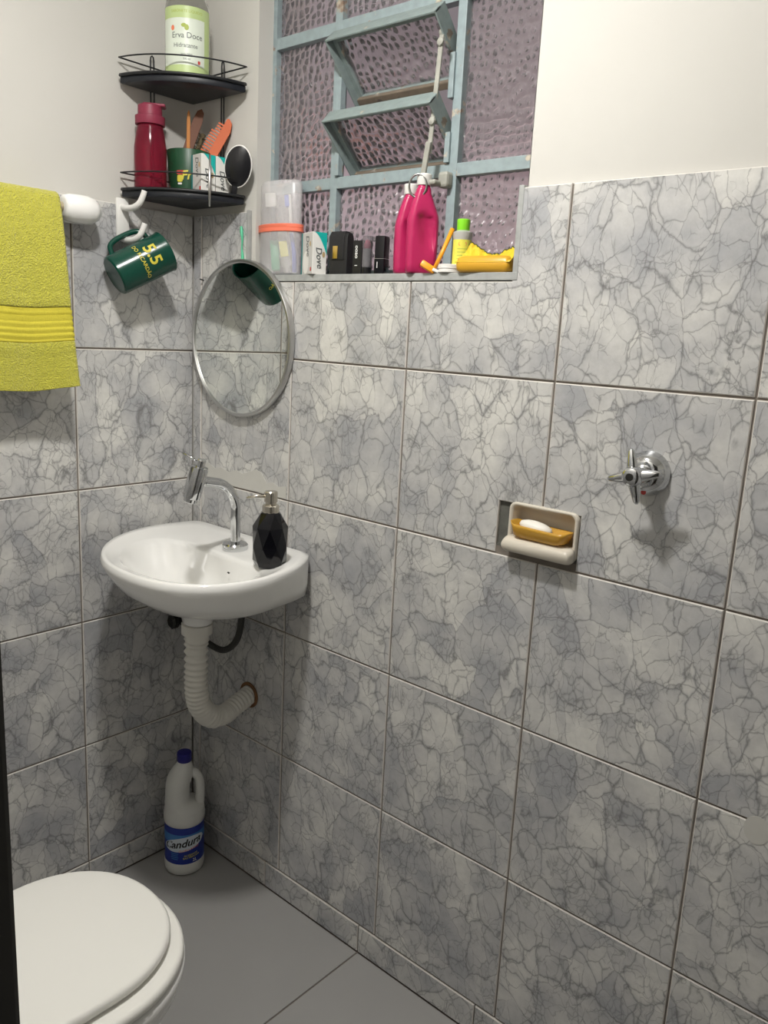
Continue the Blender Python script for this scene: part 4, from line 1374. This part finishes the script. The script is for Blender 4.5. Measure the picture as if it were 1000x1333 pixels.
def pink_bottle(label, loc, rz):
    t = thing('pink_bottle', label, 'bottle', loc, (0, 0, rz), 'pink bottles on the sill')
    rings = []
    for z, w, d, ox in ((0, .054, .027, 0), (.003, .060, .031, 0), (.05, .062, .032, 0), (.098, .062, .032, 0), (.108, .059, .032, 0), (.130, .045, .030, -.002), (.148, .032, .027, -.003), (.158, .027, .025, -.002), (.160, .024, .023, -.002), (.166, .022, .022, -.002)):
        rings.append([(x + ox, y, z) for x, y in rrect(w, d, min(w, d) * .38, 6)])
    o = mesh('body', *g_loft(rings), 'pink', t, smooth=True)
    # oval grip dent on the front: displace subdivided surface
    bm = bmesh.new()
    bm.from_mesh(o.data)
    bmesh.ops.subdivide_edges(bm, edges=bm.edges, cuts=3, use_grid_fill=True)
    for vv_ in bm.verts:
        c = vv_.co
        if c.y < 0:
            u_ = (c.x - .006) * .95 + (c.z - .08) * .30
            w_ = (c.z - .08) - (c.x - .006) * .30
            q = (u_ / .012) ** 2 + (w_ / .030) ** 2
            if q < 1.6:
                c.y += .011 * max(0, 1 - q / 1.6) ** .45
    bm.to_mesh(o.data)
    bm.free()
    for p in o.data.polygons:
        p.use_smooth = True
    mesh('cap', *g_lathe([(.0135, .164), (.014, .165), (.0145, .183), (.0135, .1845), (.004, .185)], 28), 'white_pl', t, ang=35).location.x = -.002
    return t


pb = pink_bottle('magenta plastic bottle with oval grip dent, foremost of the pair', (.720, .017, ZS), rad(52))
mesh('lettering', *xform(text2d('FELPS', .0125, .01), frame_m((.008, -.0165, .014), (1, 0, 0), (0, 0, 1))), 'pink_dent', pb)
pink_bottle('magenta plastic bottle tucked behind its twin on the sill', (.679, .029, ZS), rad(52)).scale = (1, 1, .925)

rz = thing('razor', 'orange disposable razor leaning beside the pink bottle', 'razor')
rz.matrix_world = frame_y((.768, .000, ZS + .007), R_ * .42 + U_ * .90)
mesh('handle', *g_tube([(0, 0, 0), (.001, .035, 0), (0, .085, 0)], lambda i, t: .0036 + .0010 * t, 10), 'orange', rz, smooth=True)
mesh('head', *xform(g_box((0, 0, 0), (.032, .013, .010), .003), Matrix.Translation((-.012, -.001, -.002)) @ Matrix.Rotation(rad(-8), 4, 'Z')), 'orange', rz, ang=40)
mesh('blade_strip', *xform(g_box((0, 0, 0), (.012, .006, .011), .001), Matrix.Translation((.004, -.003, .001))), 'white_pl', rz)
pot = tag(mesh('cream_pot', *g_lathe([(.020, 0), (.0215, .001), (.0215, .007), (.0225, .008), (.0225, .0145), (.021, .0155), (.004, .016)], 36), 'white_pl', ang=35), 'small flat white cream pot beside the razor', 'pot')
pot.location = (.795, .014, ZS)
gl = thing('lime_cap_bottle', 'small clear bottle with lime cap and yellow label', 'bottle', (.806, .034, ZS), (0, 0, rad(38)))
mesh('body', *g_lathe([(.016, 0), (.0175, .002), (.0175, .064), (.0185, .067), (.0185, .076), (.011, .080)], 32), 'milky', gl, ang=40)
mesh('cap', *g_lathe([(.0115, .079), (.012, .080), (.0125, .099), (.0115, .100), (.004, .1005)], 28), 'lime', gl, ang=35)
lb = mesh('label', *cyl_patch(.0178, F - 1.5, F + 1.5, .014, .062, 24), 'yellow_label', gl, smooth=True)
mesh('emblem', *on_cyl(([(a, b, 0) for a, b in rrect(.016, .007, .003, 3)], [tuple(range(16))]), .0180, F, .054), 'orange_ink', lb)
for k in range(5):
    mesh('small_print', *on_cyl(flat_rect(.020, .0012, 6), .0180, F, .045 - .006 * k), 'leaf_ink', lb)
wr = thing('soap_wrapper', 'torn yellow wrapper round an amber soap bar on sill', 'wrapper', (.878, .016, ZS), (0, 0, rad(8)))
mesh('bar', *g_loft([[(x, y, z) for x, y in rrect(w, d, .010, 5)] for w, d, z in ((.100, .034, 0), (.110, .042, .004), (.112, .044, .014), (.108, .040, .025), (.095, .03, .029))]), 'amber_soap', wr, smooth=True)
wv, wf = [], []
nn = 44
hts = [(-.056, .026), (-.050, .046), (-.040, .056), (-.028, .050), (-.012, .040), (.0, .035), (.018, .035), (.034, .043), (.046, .047), (.056, .045)]


def hprof(x):
    for (a, ha), (b, hb_) in zip(hts, hts[1:]):
        if a <= x <= b:
            return ha + (hb_ - ha) * (x - a) / (b - a)
    return hts[-1][1]


for i in range(nn + 1):
    x = -.056 + .112 * i / nn
    for k in range(7):
        s = k / 6
        z = .018 + (hprof(x) - .018) * s + (.0012 * sin(i * 2.1) * s)
        y = .012 - .034 * (1 - s) * (1 - .4 * s) + .004 * sin(i * .9 + k) * s
        wv.append((x, y, z))
for i in range(nn):
    for k in range(6):
        wf.append((i * 7 + k, (i + 1) * 7 + k, (i + 1) * 7 + k + 1, i * 7 + k + 1))
o = mesh('torn_sheet', wv, wf, 'wrapper', wr, smooth=True)
o.modifiers.new('thickness', 'SOLIDIFY').thickness = .0012
mesh('torn_edge', *g_tube([wv[i * 7 + 6] for i in range(nn + 1)], .0009, 5), 'green_cup', wr, smooth=True)
